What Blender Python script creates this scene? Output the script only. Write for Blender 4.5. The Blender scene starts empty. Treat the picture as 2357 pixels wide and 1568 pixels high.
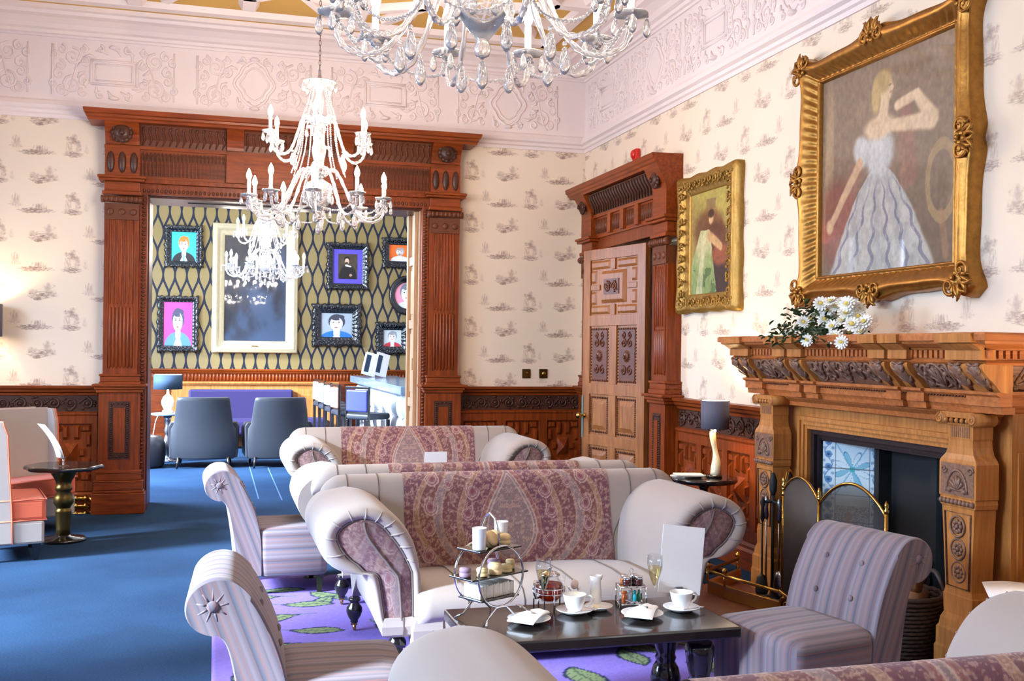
import bpy, math, random
import numpy as np
from mathutils import Vector, Matrix
random.seed(7)
PI = math.pi
SC = bpy.context.scene
COL = SC.collection
XW, YW, ZC, ZD, EYE = 3.722, 10.369, 3.63, 1.169, 1.55     # right wall, far wall, cornice, dado, eye height

# ------------------------------------------------------------------ helpers
def lin(r, g, b, a=1.0):
    f = lambda c: (c/12.92 if c <= .04045 else ((c+.055)/1.055)**2.4)
    return (f(r/255), f(g/255), f(b/255), a)

class MB:
    """collects faces of ONE mesh"""
    def __init__(s): s.v = []; s.f = []; s.sm = []; s.mi = []; s.cur = 0
    def add(s, vs, fs, smooth=False, M=None):
        n = len(s.v)
        if M is not None: vs = [tuple(M @ Vector(p)) for p in vs]
        s.v.extend([tuple(p) for p in vs])
        for f in fs:
            s.f.append(tuple(i+n for i in f)); s.sm.append(smooth); s.mi.append(s.cur)
        return s
    def box(s, x0, x1, y0, y1, z0, z1, M=None):
        v = [(x0,y0,z0),(x1,y0,z0),(x1,y1,z0),(x0,y1,z0),(x0,y0,z1),(x1,y0,z1),(x1,y1,z1),(x0,y1,z1)]
        return s.add(v, [(0,3,2,1),(4,5,6,7),(0,1,5,4),(1,2,6,5),(2,3,7,6),(3,0,4,7)], False, M)
    def frus(s, a, b, z0, z1, M=None):     # a, b = (x0,x1,y0,y1) at z0 and z1
        v = [(a[0],a[2],z0),(a[1],a[2],z0),(a[1],a[3],z0),(a[0],a[3],z0),(b[0],b[2],z1),(b[1],b[2],z1),(b[1],b[3],z1),(b[0],b[3],z1)]
        return s.add(v, [(0,3,2,1),(4,5,6,7),(0,1,5,4),(1,2,6,5),(2,3,7,6),(3,0,4,7)], False, M)
    def grid(s, rows, closed_u=False, closed_v=False, smooth=True, cap0=False, cap1=False, M=None):
        R = len(rows); N = len(rows[0]); vs = [p for r in rows for p in r]; fs = []
        for i in range(R if closed_v else R-1):
            j = (i+1) % R
            for k in range(N if closed_u else N-1):
                l = (k+1) % N
                fs.append((i*N+k, i*N+l, j*N+l, j*N+k))
        s.add(vs, fs, smooth, M)
        if cap0: s.add(rows[0], [tuple(range(N-1, -1, -1))], False, M)
        if cap1: s.add(rows[-1], [tuple(range(N))], False, M)
        return s
    def lathe(s, prof, seg=24, c=(0,0,0), M=None, smooth=True, sx=1, sy=1, caps=True):
        rows = [[(c[0]+r*sx*math.cos(2*PI*k/seg), c[1]+r*sy*math.sin(2*PI*k/seg), c[2]+z) for k in range(seg)] for r, z in prof]
        return s.grid(rows, True, False, smooth, caps and prof[0][0] > 1e-4, caps and prof[-1][0] > 1e-4, M)
    def tube(s, pts, r=.01, seg=8, closed=False, M=None, caps=True, up=(0,0,1), flat=1.0):
        P = [Vector(p) for p in pts]; n = len(P); rows = []
        prev = None
        for i in range(n):
            if closed: t = P[(i+1) % n]-P[i-1]
            else: t = P[min(i+1, n-1)]-P[max(i-1, 0)]
            if t.length < 1e-9: t = Vector((0,0,1))
            t.normalize()
            if prev is None:
                u = Vector(up)
                if abs(u.dot(t)) > .95: u = Vector((1,0,0)) if abs(t.x) < .9 else Vector((0,1,0))
            else: u = prev
            b = (u - t*u.dot(t))
            if b.length < 1e-6: b = Vector((t.y, t.z, t.x))
            b.normalize(); prev = b; c = t.cross(b)
            rr = r[i] if isinstance(r, (list, tuple)) else r
            rows.append([tuple(P[i]+b*(rr*flat*math.cos(2*PI*k/seg))+c*(rr*math.sin(2*PI*k/seg))) for k in range(seg)])
        return s.grid(rows, True, closed, True, caps and not closed, caps and not closed, M)
    def ball(s, c, r, seg=12, rings=8, M=None):
        if not isinstance(r, (tuple, list)): r = (r, r, r)
        rows = []
        for i in range(rings+1):
            a = -PI/2+PI*i/rings; q = max(math.cos(a), .001)
            rows.append([(c[0]+r[0]*q*math.cos(2*PI*k/seg), c[1]+r[1]*q*math.sin(2*PI*k/seg), c[2]+r[2]*math.sin(a)) for k in range(seg)])
        return s.grid(rows, True, False, True, False, False, M)
    def prism(s, poly, y0, y1, plane='xz', M=None, smooth=False):
        f = {'xz': lambda a, b, d: (a, d, b), 'yz': lambda a, b, d: (d, a, b), 'xy': lambda a, b, d: (a, b, d)}[plane]
        n = len(poly); A = [f(a, b, y0) for a, b in poly]; B = [f(a, b, y1) for a, b in poly]
        s.add(A+B, [tuple(range(n)), tuple(range(2*n-1, n-1, -1))], False, M)
        s.add(A+B, [(i, n+i, n+(i+1) % n, (i+1) % n) for i in range(n)], smooth, M)
        return s
    def sweep(s, prof, a, b, axis, M=None, smooth=False, caps=True, ends=(0, 0)):
        """prof = closed 2-D polygon (out, z); swept along axis 'x' (out -> -y) or 'y' (out -> -x); mitre ends = growth per unit out"""
        n = len(prof)
        if axis == 'x':
            A = [(a-ends[0]*o, -o, z) for o, z in prof]; B = [(b+ends[1]*o, -o, z) for o, z in prof]
        else:
            A = [(-o, a-ends[0]*o, z) for o, z in prof]; B = [(-o, b+ends[1]*o, z) for o, z in prof]
        s.add(A+B, [(i, (i+1) % n, n+(i+1) % n, n+i) for i in range(n)], smooth, M)
        if caps: s.add(A+B, [tuple(range(n-1, -1, -1)), tuple(range(n, 2*n))], False, M)
        return s
    def build(s, name, mat, parent=None, bevel=0, seg=2, loc=None, sub=0, ang=35):
        me = bpy.data.meshes.new(name); me.from_pydata(s.v, [], s.f)
        me.polygons.foreach_set('use_smooth', s.sm)
        for m in (mat if isinstance(mat, (list, tuple)) else [mat]): me.materials.append(m)
        if any(s.mi): me.polygons.foreach_set('material_index', s.mi)
        me.validate(); me.update()
        import bmesh
        bm = bmesh.new(); bm.from_mesh(me)
        bmesh.ops.remove_doubles(bm, verts=bm.verts, dist=1e-5)
        bmesh.ops.recalc_face_normals(bm, faces=bm.faces); bm.to_mesh(me); bm.free()
        o = bpy.data.objects.new(name, me); COL.objects.link(o)
        if parent: o.parent = parent
        if loc is not None: o.location = loc
        if bevel:
            m = o.modifiers.new('Bevel', 'BEVEL'); m.width = bevel; m.segments = seg; m.limit_method = 'ANGLE'; m.angle_limit = math.radians(ang)
        if sub:
            m = o.modifiers.new('Sub', 'SUBSURF'); m.levels = sub; m.render_levels = sub
        return o

def T(x=0, y=0, z=0): return Matrix.Translation((x, y, z))
def RZ(a): return Matrix.Rotation(math.radians(a), 4, 'Z')
def RX(a): return Matrix.Rotation(math.radians(a), 4, 'X')
def RY(a): return Matrix.Rotation(math.radians(a), 4, 'Y')

def tag(o, label, cat, group=None, kind=None):
    o['label'] = label; o['category'] = cat
    if group: o['group'] = group
    if kind: o['kind'] = kind
    return o
def thing(name, label, cat, loc=(0,0,0), rz=0, group=None, kind=None):
    o = bpy.data.objects.new(name, None); COL.objects.link(o); o.empty_display_size = .1
    o.location = loc; o.rotation_euler = (0, 0, math.radians(rz))
    return tag(o, label, cat, group, kind)
def struct(o, label=None):
    o['kind'] = 'structure'
    if label: o['label'] = label
    return o
def structE(name, label=None):
    o = bpy.data.objects.new(name, None); COL.objects.link(o); return struct(o, label)
def dup(root, loc=None, rz=None, label=None, group=None):
    def cp(o, par):
        c = o.copy(); COL.objects.link(c)
        if par: c.parent = par
        for ch in list(o.children): cp(ch, c)
        return c
    r = cp(root, root.parent)
    if loc is not None: r.location = loc
    if rz is not None: r.rotation_euler = (r.rotation_euler[0], r.rotation_euler[1], math.radians(rz))
    if label: r['label'] = label
    if group: r['group'] = group
    return r
def lcopy(o, parent=None, M=None, loc=None, rot=None):
    c = o.copy(); COL.objects.link(c)
    if parent: c.parent = parent
    if loc is not None: c.location = loc
    if rot is not None: c.rotation_euler = rot
    for ch in list(o.children): lcopy(ch, c)
    return c

def grid_np(name, P, C, mat, parent=None, smooth=True):
    """P: (R,N,3) positions, C: (R,N,3) sRGB 0-1 colours -> one mesh with a colour attribute"""
    R, N = P.shape[:2]
    me = bpy.data.meshes.new(name)
    idx = np.arange(R*N).reshape(R, N)
    F = np.stack([idx[:-1,:-1], idx[:-1,1:], idx[1:,1:], idx[1:,:-1]], -1).reshape(-1, 4)
    me.vertices.add(R*N); me.vertices.foreach_set('co', P.reshape(-1).astype(np.float32))
    me.loops.add(F.size); me.loops.foreach_set('vertex_index', F.reshape(-1).astype(np.int32))
    me.polygons.add(len(F)); me.polygons.foreach_set('loop_start', np.arange(0, F.size, 4, dtype=np.int32))
    me.polygons.foreach_set('loop_total', np.full(len(F), 4, dtype=np.int32))
    me.update(calc_edges=True)
    me.polygons.foreach_set('use_smooth', np.full(len(F), smooth))
    c = np.clip(C, 0, 1); L = np.where(c <= .04045, c/12.92, ((c+.055)/1.055)**2.4)
    at = me.color_attributes.new('Col', 'FLOAT_COLOR', 'POINT')
    buf = np.ones((R*N, 4), np.float32); buf[:, :3] = L.reshape(-1, 3); at.data.foreach_set('color', buf.reshape(-1))
    me.materials.append(mat); me.validate()
    o = bpy.data.objects.new(name, me); COL.objects.link(o)
    if parent: o.parent = parent
    return o

def spiral(cx, cy, r, turns=1.6, a0=0, dirn=1, n=22, r1=.12):
    out = []
    for i in range(n):
        t = i/(n-1); q = r*(1-(1-r1)*t); a = a0+dirn*turns*2*PI*t
        out.append((cx+q*math.cos(a), cy+q*math.sin(a)))
    return out
def arabesque(mb, w, h, fmap, r=.012, n=None, seed=1, seg=5, leaf=True, flat=1.0):
    """running scroll of spirals, stems and leaves filling w x h; fmap(u,v,d)->3D"""
    rnd = random.Random(seed); n = n or max(1, round(w/(h*1.0))); cw = w/n
    for i in range(n):
        cx = (i+.5)*cw; up = 1 if i % 2 == 0 else -1; R = min(cw, h)*.36
        sp = spiral(cx, h/2, R, 1.7, PI/2*up+PI, up, 24)
        mb.tube([fmap(u, v, r*.5) for u, v in sp], [r*(1.25-.6*k/23) for k in range(24)], seg)
        st = [(cx-cw*.5+cw*.5*t/6, h/2+up*(-h*.36)*math.sin(PI*(t/6)*.5)) for t in range(7)]
        mb.tube([fmap(u, v, r*.4) for u, v in st], r*.9, seg)
        mb.ball(fmap(cx, h/2, r), r*1.9, 6, 4)
        if leaf:
            for k in range(6):
                a = rnd.uniform(0, 2*PI); q = R*1.12; uu = cx+q*math.cos(a); vv = h/2+q*math.sin(a)*.95
                if not (.02*h < vv < .98*h): continue
                a2 = a+up*.9; L = R*.55
                p = [(uu, vv), (uu+L*.5*math.cos(a2), vv+L*.5*math.sin(a2)), (uu+L*math.cos(a2+.5), vv+L*math.sin(a2+.5))]
                p = [(u, min(max(v, r), h-r)) for u, v in p]
                mb.tube([fmap(u, v, r*.4) for u, v in p], [r*.7, r*1.5, r*.4], seg)

# ------------------------------------------------------------------ materials
def _mat(name):
    m = bpy.data.materials.new(name); m.use_nodes = True
    nt = m.node_tree; b = nt.nodes['Principled BSDF']; return m, nt, b
def N(nt, typ, **kw):
    n = nt.nodes.new(typ)
    for k, v in kw.items(): setattr(n, k, v)
    return n
def mth(nt, op, a, b=None, c=None, clamp=False):
    n = nt.nodes.new('ShaderNodeMath'); n.operation = op; n.use_clamp = clamp
    for i, x in enumerate((a, b, c)):
        if x is None: continue
        if isinstance(x, (int, float)): n.inputs[i].default_value = x
        else: nt.links.new(x, n.inputs[i])
    return n.outputs[0]
def mixc(nt, fac, a, b, bt='MIX'):
    n = nt.nodes.new('ShaderNodeMix'); n.data_type = 'RGBA'; n.blend_type = bt
    for i, x in ((0, fac), (6, a), (7, b)):
        if isinstance(x, (int, float)): n.inputs[i].default_value = x
        elif isinstance(x, tuple): n.inputs[i].default_value = x
        else: nt.links.new(x, n.inputs[i])
    return n.outputs[2]
def noise(nt, vec, scale, detail=3, rough=.55):
    n = nt.nodes.new('ShaderNodeTexNoise'); n.inputs['Scale'].default_value = scale; n.inputs['Detail'].default_value = detail; n.inputs['Roughness'].default_value = rough
    if vec is not None: nt.links.new(vec, n.inputs['Vector'])
    return n.outputs['Fac']
def objco(nt, scale=None):
    t = nt.nodes.new('ShaderNodeTexCoord'); o = t.outputs['Object']
    if scale:
        m = nt.nodes.new('ShaderNodeMapping'); m.inputs['Scale'].default_value = scale; nt.links.new(o, m.inputs['Vector']); o = m.outputs[0]
    return o
def bump(nt, b, h, strength=.3, dist=.002):
    n = nt.nodes.new('ShaderNodeBump'); n.inputs['Strength'].default_value = strength; n.inputs['Distance'].default_value = dist
    nt.links.new(h, n.inputs['Height']); nt.links.new(n.outputs[0], b.inputs['Normal'])
def plain(name, col, rough=.5, metal=0, spec=.5, var=.0, scale=20, bumpd=0, coat=0, sheen=0):
    m, nt, b = _mat(name); b.inputs['Roughness'].default_value = rough; b.inputs['Metallic'].default_value = metal
    b.inputs['Specular IOR Level'].default_value = spec; b.inputs['Coat Weight'].default_value = coat; b.inputs['Sheen Weight'].default_value = sheen
    b.inputs['Coat Roughness'].default_value = .08
    co = objco(nt); h = noise(nt, co, scale, 3)
    v = max(var, .02)
    nt.links.new(mixc(nt, h, tuple(c*(1-v) for c in col[:3])+(1,), tuple(min(1, c*(1+v)) for c in col[:3])+(1,)), b.inputs['Base Color'])
    if bumpd: bump(nt, b, h, .5, bumpd)
    return m
def wood(name, c1, c2, axis=2, scale=1.0, rough=.38, coat=.06):
    m, nt, b = _mat(name)
    s = [14*scale]*3; s[axis] = 1.2*scale
    co = objco(nt, tuple(s)); h = noise(nt, co, 3.0, 5, .6)
    h2 = noise(nt, objco(nt), .9, 2)
    f = mth(nt, 'ADD', mth(nt, 'MULTIPLY', h, 1.3), mth(nt, 'MULTIPLY_ADD', h2, .6, -.45), clamp=True)
    nt.links.new(mixc(nt, f, c1, c2), b.inputs['Base Color'])
    b.inputs['Roughness'].default_value = rough; b.inputs['Coat Weight'].default_value = coat; b.inputs['Coat Roughness'].default_value = .2; b.inputs['Specular IOR Level'].default_value = .3
    bump(nt, b, h, .15, .002)
    return m
def attrmat(name, rough=.8, coat=0, weave=0, spec=.3, sheen=0):
    m, nt, b = _mat(name); a = nt.nodes.new('ShaderNodeVertexColor'); a.layer_name = 'Col'
    nt.links.new(a.outputs['Color'], b.inputs['Base Color']); b.inputs['Roughness'].default_value = rough
    b.inputs['Coat Weight'].default_value = coat; b.inputs['Coat Roughness'].default_value = .03; b.inputs['Specular IOR Level'].default_value = spec; b.inputs['Sheen Weight'].default_value = sheen
    if weave: bump(nt, b, noise(nt, objco(nt), weave, 2), .4, .0015)
    return m
def emit(name, col, strength):
    m, nt, b = _mat(name); b.inputs['Base Color'].default_value = col; b.inputs['Emission Color'].default_value = col; b.inputs['Emission Strength'].default_value = strength
    return m
def glass(name, col=(1,1,1,1), rough=.0, ior=1.45, trans=1.0):
    m, nt, b = _mat(name); b.inputs['Base Color'].default_value = col; b.inputs['Roughness'].default_value = rough
    b.inputs['IOR'].default_value = ior; b.inputs['Transmission Weight'].default_value = trans
    return m

M = {}
M['wood'] = wood('oak_red', lin(70,26,6), lin(158,70,20))
M['woodh'] = wood('oak_red_rail', lin(74,28,6), lin(164,74,22), 0)
M['woody'] = wood('oak_red_rail_side', lin(80,34,14), lin(160,80,36), 1)
M['carve'] = wood('carved_dark_oak', lin(40,20,13), lin(92,54,38), 0, 2, .4)
M['carvem'] = wood('carved_mid_oak', lin(70,34,19), lin(122,66,38), 0, 2, .42)
M['honey'] = wood('honey_oak', lin(128,70,28), lin(212,144,76), 2)
M['honeyy'] = wood('honey_oak_rail', lin(124,64,28), lin(204,124,66), 1)
M['mcarve'] = wood('mantel_carving', lin(84,54,42), lin(158,120,98), 1, 2, .4)
M['plaster'] = plain('ceiling_plaster', lin(232,218,214), .75, var=.02, scale=3)
M['plasterw'] = plain('white_plaster', lin(244,240,238), .6, var=.01)
M['yellow'] = plain('yellow_ceiling', lin(206,162,84), .8, var=.03, scale=2)
M['gold'] = plain('gilt', lin(158,110,48), .38, .8, var=.45, scale=30, bumpd=.004)
M['goldp'] = plain('pale_gilt', lin(186,170,134), .55, .15, var=.2, scale=18, bumpd=.002)
M['brass'] = plain('brass', lin(200,160,84), .22, 1, var=.1)
M['brassd'] = plain('old_brass', lin(112,92,52), .35, 1, var=.25)
M['chrome'] = plain('chrome', lin(225,228,235), .08, 1)
M['steel'] = plain('satin_steel', lin(150,152,160), .25, 1)
M['black'] = plain('black_lacquer', lin(20,18,20), .18, coat=.6, var=.1)
M['blackw'] = plain('black_wood', lin(26,21,20), .22, coat=.5, var=.2, scale=6)
M['frame'] = plain('black_frame', lin(16,18,22), .22, coat=.7, bumpd=.006, scale=60)
M['iron'] = plain('cast_iron', lin(44,34,38), .42, .35, var=.2, scale=40, bumpd=.001)
M['soot'] = plain('soot', lin(20,20,24), .7, var=.3, scale=10)
M['slate'] = plain('slate', lin(70,62,68), .5, var=.15)
M['tileh'] = plain('hearth_tile', lin(110,52,40), .4, var=.2)
M['china'] = plain('white_china', lin(246,245,244), .12, coat=.5)
M['napkin'] = plain('napkin', lin(250,248,246), .9)
M['paper'] = plain('paper', lin(250,249,250), .6)
def thin(name, tint, gl=.12):
    m, nt, b = _mat(name); out = nt.nodes['Material Output']; tr = N(nt, 'ShaderNodeBsdfTransparent'); tr.inputs[0].default_value = tint
    g = N(nt, 'ShaderNodeBsdfGlossy'); g.inputs['Roughness'].default_value = .02; lw = N(nt, 'ShaderNodeLayerWeight'); lw.inputs[0].default_value = .5
    mx = N(nt, 'ShaderNodeMixShader'); nt.links.new(mth(nt, 'MULTIPLY_ADD', mth(nt, 'POWER', lw.outputs['Facing'], 3.0), .55, gl*.4, clamp=True), mx.inputs[0]); nt.links.new(tr.outputs[0], mx.inputs[1]); nt.links.new(g.outputs[0], mx.inputs[2]); nt.links.new(mx.outputs[0], out.inputs[0]); return m
M['glass'] = thin('clear_glass', (.96,.97,.98,1))
M['crystal'] = glass('crystal', (1,1,1,1), .02, 1.5, .78)
M['red'] = plain('red_plastic', lin(200,38,32), .25)
M['shade'] = plain('lampshade_grey', lin(92,92,108), .85, var=.03)
M['shadeb'] = plain('lampshade_slate', lin(40,62,84), .8)
M['shadein'] = plain('lampshade_lining', lin(250,235,200), .8)
M['bulb'] = emit('bulb', (1, .86, .66, 1), 60)
M['bulbc'] = emit('candle_bulb', (1, .9, .8, 1), 90)
M['rib'] = plain('linen_grey', lin(164,151,143), .9, var=.05, scale=400, bumpd=.0006, sheen=.2)
M['linen'] = M['rib']
M['seam'] = plain('seam_thread', lin(112,100,96), .9)
M['paisley'] = attrmat('paisley', .85, weave=500, sheen=.15)
M['paint'] = attrmat('oil_paint', .5, .9, 0, .3)
M['print'] = attrmat('print', .35, .3)
M['rug'] = attrmat('rug', .95, weave=300, spec=.1)
M['tilec'] = attrmat('glazed_tiles', .12, .6)
M['stripe'] = attrmat('striped_cloth', .9, weave=500, sheen=.15, spec=.2)
M['leather'] = plain('charcoal_leather', lin(50,52,58), .36, spec=.5, var=.05, bumpd=.0006, scale=120)
M['orange'] = plain('coral_cloth', lin(206,92,58), .8, var=.05, scale=200, sheen=.2)
M['greycl'] = plain('taupe_cloth', lin(172,160,152), .9, var=.06, scale=300)
M['purple'] = plain('purple_velvet', lin(38,27,78), .8)
M['blueseat'] = plain('blue_leather', lin(58,62,150), .35)
M['paleblue'] = plain('pale_blue_leather', lin(150,186,214), .35)
M['coral'] = plain('coral_leather', lin(214,112,92), .4)
M['whitel'] = plain('white_leather', lin(172,176,182), .4)
M['marble'] = plain('pale_marble', lin(124,152,176), .12, var=.2, scale=3)
M['leaf'] = plain('leaf_green', lin(42,66,34), .5, var=.4, scale=30)
M['petal'] = plain('white_petal', lin(246,244,232), .7)
M['petaly'] = plain('flower_heart', lin(214,190,84), .8)
M['wicker'] = plain('wicker', lin(60,46,40), .6, var=.4, scale=60)
M['log'] = plain('log_bark', lin(120,80,48), .9, var=.4, scale=30, bumpd=.004)
M['amber'] = thin('amber_tea', lin(206,98,26), .05)
M['wine'] = thin('sparkling_wine', lin(246,236,200), .05)
M['scone'] = plain('scone', lin(236,202,150), .9, var=.25, scale=30, bumpd=.003)
M['cake'] = plain('sponge', lin(240,214,154), .9, var=.15, scale=60, bumpd=.002)
M['mauve'] = plain('mauve_icing', lin(156,128,150), .6)
M['bread'] = plain('white_bread', lin(246,240,230), .95, var=.03, scale=100)
M['jam'] = plain('dark_jam', lin(70,20,24), .2, coat=.5)
M['amberj'] = plain('amber_jam', lin(196,112,40), .2, coat=.5)
M['teal'] = plain('teal_wrap', lin(40,180,190), .3)
M['patina'] = plain('worn_plate', lin(120,130,116), .4, .6, var=.3, scale=50)
M['shellw'] = plain('pearl_horn', lin(240,226,186), .3, coat=.4, var=.15, scale=12)
M['canvas'] = plain('dark_canvas', lin(38,40,50), .3, coat=.8, var=.6, scale=1.5)

def carpet(name, c1, c2):
    m, nt, b = _mat(name); co = objco(nt)
    sep = N(nt, 'ShaderNodeSeparateXYZ'); nt.links.new(co, sep.inputs[0])
    wx = mth(nt, 'SINE', mth(nt, 'MULTIPLY', sep.outputs[0], 2*PI/.022)); wy = mth(nt, 'SINE', mth(nt, 'MULTIPLY', sep.outputs[1], 2*PI/.022))
    h = mth(nt, 'MULTIPLY_ADD', mth(nt, 'MULTIPLY', wx, wy), .35, .5)
    n1 = noise(nt, co, 90, 2); n2 = noise(nt, co, 1.3, 3)
    f = mth(nt, 'ADD', mth(nt, 'MULTIPLY', h, .45), mth(nt, 'MULTIPLY_ADD', n1, .5, -.1)); f = mth(nt, 'ADD', f, mth(nt, 'MULTIPLY_ADD', n2, .5, -.25), clamp=True)
    nt.links.new(mixc(nt, f, c1, c2), b.inputs['Base Color']); b.inputs['Roughness'].default_value = .95; b.inputs['Specular IOR Level'].default_value = .1
    bump(nt, b, f, .5, .004); return m
M['carpet'] = carpet('blue_loop_carpet', lin(14,30,50), lin(50,82,118))

def toile(name, horiz, amp=.92):
    """cream paper printed with rows of little landscapes (half-drop repeat)"""
    m, nt, b = _mat(name); co = objco(nt); sep = N(nt, 'ShaderNodeSeparateXYZ'); nt.links.new(co, sep.inputs[0])
    x = sep.outputs[horiz]; z = sep.outputs[2]
    P2, Hh = .63, .533
    xs = mth(nt, 'ADD', x, 20*P2 + .12)
    colm = mth(nt, 'FLOOR', mth(nt, 'DIVIDE', xs, P2)); px = mth(nt, 'MODULO', xs, P2)
    zz = mth(nt, 'ADD', mth(nt, 'ADD', z, Hh*8), mth(nt, 'MULTIPLY', colm, Hh/2)); pz = mth(nt, 'MODULO', zz, Hh)
    comb = N(nt, 'ShaderNodeCombineXYZ'); nt.links.new(px, comb.inputs[0]); nt.links.new(pz, comb.inputs[1])
    big = noise(nt, comb.outputs[0], 22, 4, .62)
    mp = N(nt, 'ShaderNodeMapping'); mp.inputs['Scale'].default_value = (1, 3.2, 1); nt.links.new(comb.outputs[0], mp.inputs[0])
    flatn = noise(nt, mp.outputs[0], 30, 4, .6)
    mp2 = N(nt, 'ShaderNodeMapping'); mp2.inputs['Scale'].default_value = (4, .8, 1); nt.links.new(comb.outputs[0], mp2.inputs[0])
    tall = noise(nt, mp2.outputs[0], 20, 4, .6)
    def ell(cx, cz, a, bb, nz, thr, amp, soft=6):
        dx = mth(nt, 'DIVIDE', mth(nt, 'SUBTRACT', px, cx), a); dz = mth(nt, 'DIVIDE', mth(nt, 'SUBTRACT', pz, cz), bb)
        r2 = mth(nt, 'ADD', mth(nt, 'MULTIPLY', dx, dx), mth(nt, 'MULTIPLY', dz, dz))
        e = mth(nt, 'SUBTRACT', 1.0, r2, clamp=True)
        q = mth(nt, 'MULTIPLY', mth(nt, 'SUBTRACT', mth(nt, 'MULTIPLY_ADD', e, .22, nz), thr), soft, clamp=True)
        return mth(nt, 'MULTIPLY', mth(nt, 'MULTIPLY', q, mth(nt, 'MINIMUM', mth(nt, 'MULTIPLY', e, 3), 1)), amp)
    parts = [ell(.10, .235, .075, .06, big, .55, .8, 4), ell(.13, .165, .05, .085, big, .57, .6, 4), ell(.10, .10, .10, .036, flatn, .53, .95, 4), ell(.06, .16, .04, .07, tall, .58, .5, 4),
             ell(.48, .13, .145, .042, flatn, .54, .9, 4), ell(.54, .20, .065, .08, big, .56, .5, 4), ell(.44, .10, .055, .022, big, .50, .9, 5), ell(.55,.15,.06,.035,big,.52,.65, 4), ell(.40, .16, .05, .04, big, .57, .4, 4),
             ell(.42, .37, .18, .030, flatn, .52, .95, 4), ell(.45, .40, .09, .045, tall, .56, .75, 4), ell(.36, .36, .07, .024, big, .52, .75, 4),
             ell(.25, .455, .055, .08, tall, .56, .5, 4), ell(.25, .42, .07, .024, flatn, .57, .45, 4), ell(.22, .15, .05, .06, big, .6, .3, 4)]
    s = parts[0]
    for p in parts[1:]: s = mth(nt, 'MAXIMUM', s, p)
    fine = noise(nt, co, 60, 2)
    base = mixc(nt, noise(nt, co, 1.1, 2), lin(229,211,188), lin(234,219,199))
    ink = mixc(nt, fine, lin(98,72,68), lin(168,134,122))
    nt.links.new(mixc(nt, mth(nt, 'MULTIPLY', s, amp), base, ink), b.inputs['Base Color'])
    b.inputs['Roughness'].default_value = .8; b.inputs['Specular IOR Level'].default_value = .2
    return m
M['paperX'] = toile('landscape_wallpaper', 0); M['paperY'] = toile('landscape_wallpaper_side', 1, .74)

def barpaper():
    """gold ogee wallpaper with charcoal leaf lattice"""
    m, nt, b = _mat('ogee_wallpaper'); co = objco(nt); sep = N(nt, 'ShaderNodeSeparateXYZ'); nt.links.new(co, sep.inputs[0])
    P, Hh = .175, .66
    x = mth(nt, 'ADD', sep.outputs[0], 20*P); z = mth(nt, 'ADD', sep.outputs[2], Hh*6)
    def cell(ox, oz):
        u = mth(nt, 'SUBTRACT', mth(nt, 'MODULO', mth(nt, 'ADD', x, ox), P), P/2); v = mth(nt, 'SUBTRACT', mth(nt, 'MODULO', mth(nt, 'ADD', z, oz), Hh), Hh/2)
        c = mth(nt, 'COSINE', mth(nt, 'MULTIPLY', v, 2*PI/Hh))
        w = mth(nt, 'MULTIPLY_ADD', c, P*.27, P*.16)
        return mth(nt, 'MULTIPLY', mth(nt, 'SUBTRACT', w, mth(nt, 'ABSOLUTE', u)), 240, clamp=True)
    k = mth(nt, 'MAXIMUM', cell(0, 0), cell(P/2, Hh/2))
    line = mth(nt, 'MULTIPLY_ADD', mth(nt, 'SINE', mth(nt, 'MULTIPLY', sep.outputs[2], 900)), .1, .5)
    gold = mixc(nt, line, lin(118,98,48), lin(150,128,72)); gold = mixc(nt, mth(nt, 'MULTIPLY', noise(nt, co, .6, 1), .4), gold, lin(150,134,112))
    nt.links.new(mixc(nt, k, lin(30,34,48), gold), b.inputs['Base Color']); b.inputs['Roughness'].default_value = .6; b.inputs['Specular IOR Level'].default_value = .25
    return m
M['barpaper'] = barpaper()
# jitter boxes a hair so that touching faces never coincide
_nb = [0]
_obox = MB.box
def _jbox(s, x0, x1, y0, y1, z0, z1, M=None):
    _nb[0] += 1; e = (_nb[0] % 11)*4e-5
    return _obox(s, x0-e, x1+e, y0-e, y1+e, z0-e, z1+e, M)
MB.box = _jbox
# ------------------------------------------------------------------ camera
f_px, yaw, roll, cyp = 2404.0, .2768, .01206, 804.6
Rv = Vector((math.cos(yaw), -math.sin(yaw), 0)); Fv = Vector((math.sin(yaw), math.cos(yaw), 0)); Uv = Vector((0, 0, 1))
r_ = Rv*math.cos(roll)+Uv*math.sin(roll); u_ = Uv*math.cos(roll)-Rv*math.sin(roll)
cam = bpy.data.cameras.new('camera'); co_ = bpy.data.objects.new('camera', cam); COL.objects.link(co_)
mw = Matrix((( r_.x, u_.x, -Fv.x, 0), (r_.y, u_.y, -Fv.y, 0), (r_.z, u_.z, -Fv.z, EYE), (0,0,0,1)))
co_.matrix_world = mw; cam.sensor_width = 36; cam.lens = 36*f_px/2357; cam.shift_y = (cyp-784)/2357; cam.clip_start = .05; cam.clip_end = 100
SC.camera = co_
def ray(u, v):
    a, b = u-1178.5, v-cyp; c, s = math.cos(roll), math.sin(roll)
    return Fv+Rv*((c*a+s*b)/f_px)-Uv*((-s*a+c*b)/f_px)
def at(u, v, X=None, Y=None, Z=None):
    d = ray(u, v); t = X/d.x if X is not None else Y/d.y if Y is not None else (Z-EYE)/d.z
    return Vector((0, 0, EYE))+d*t

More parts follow.
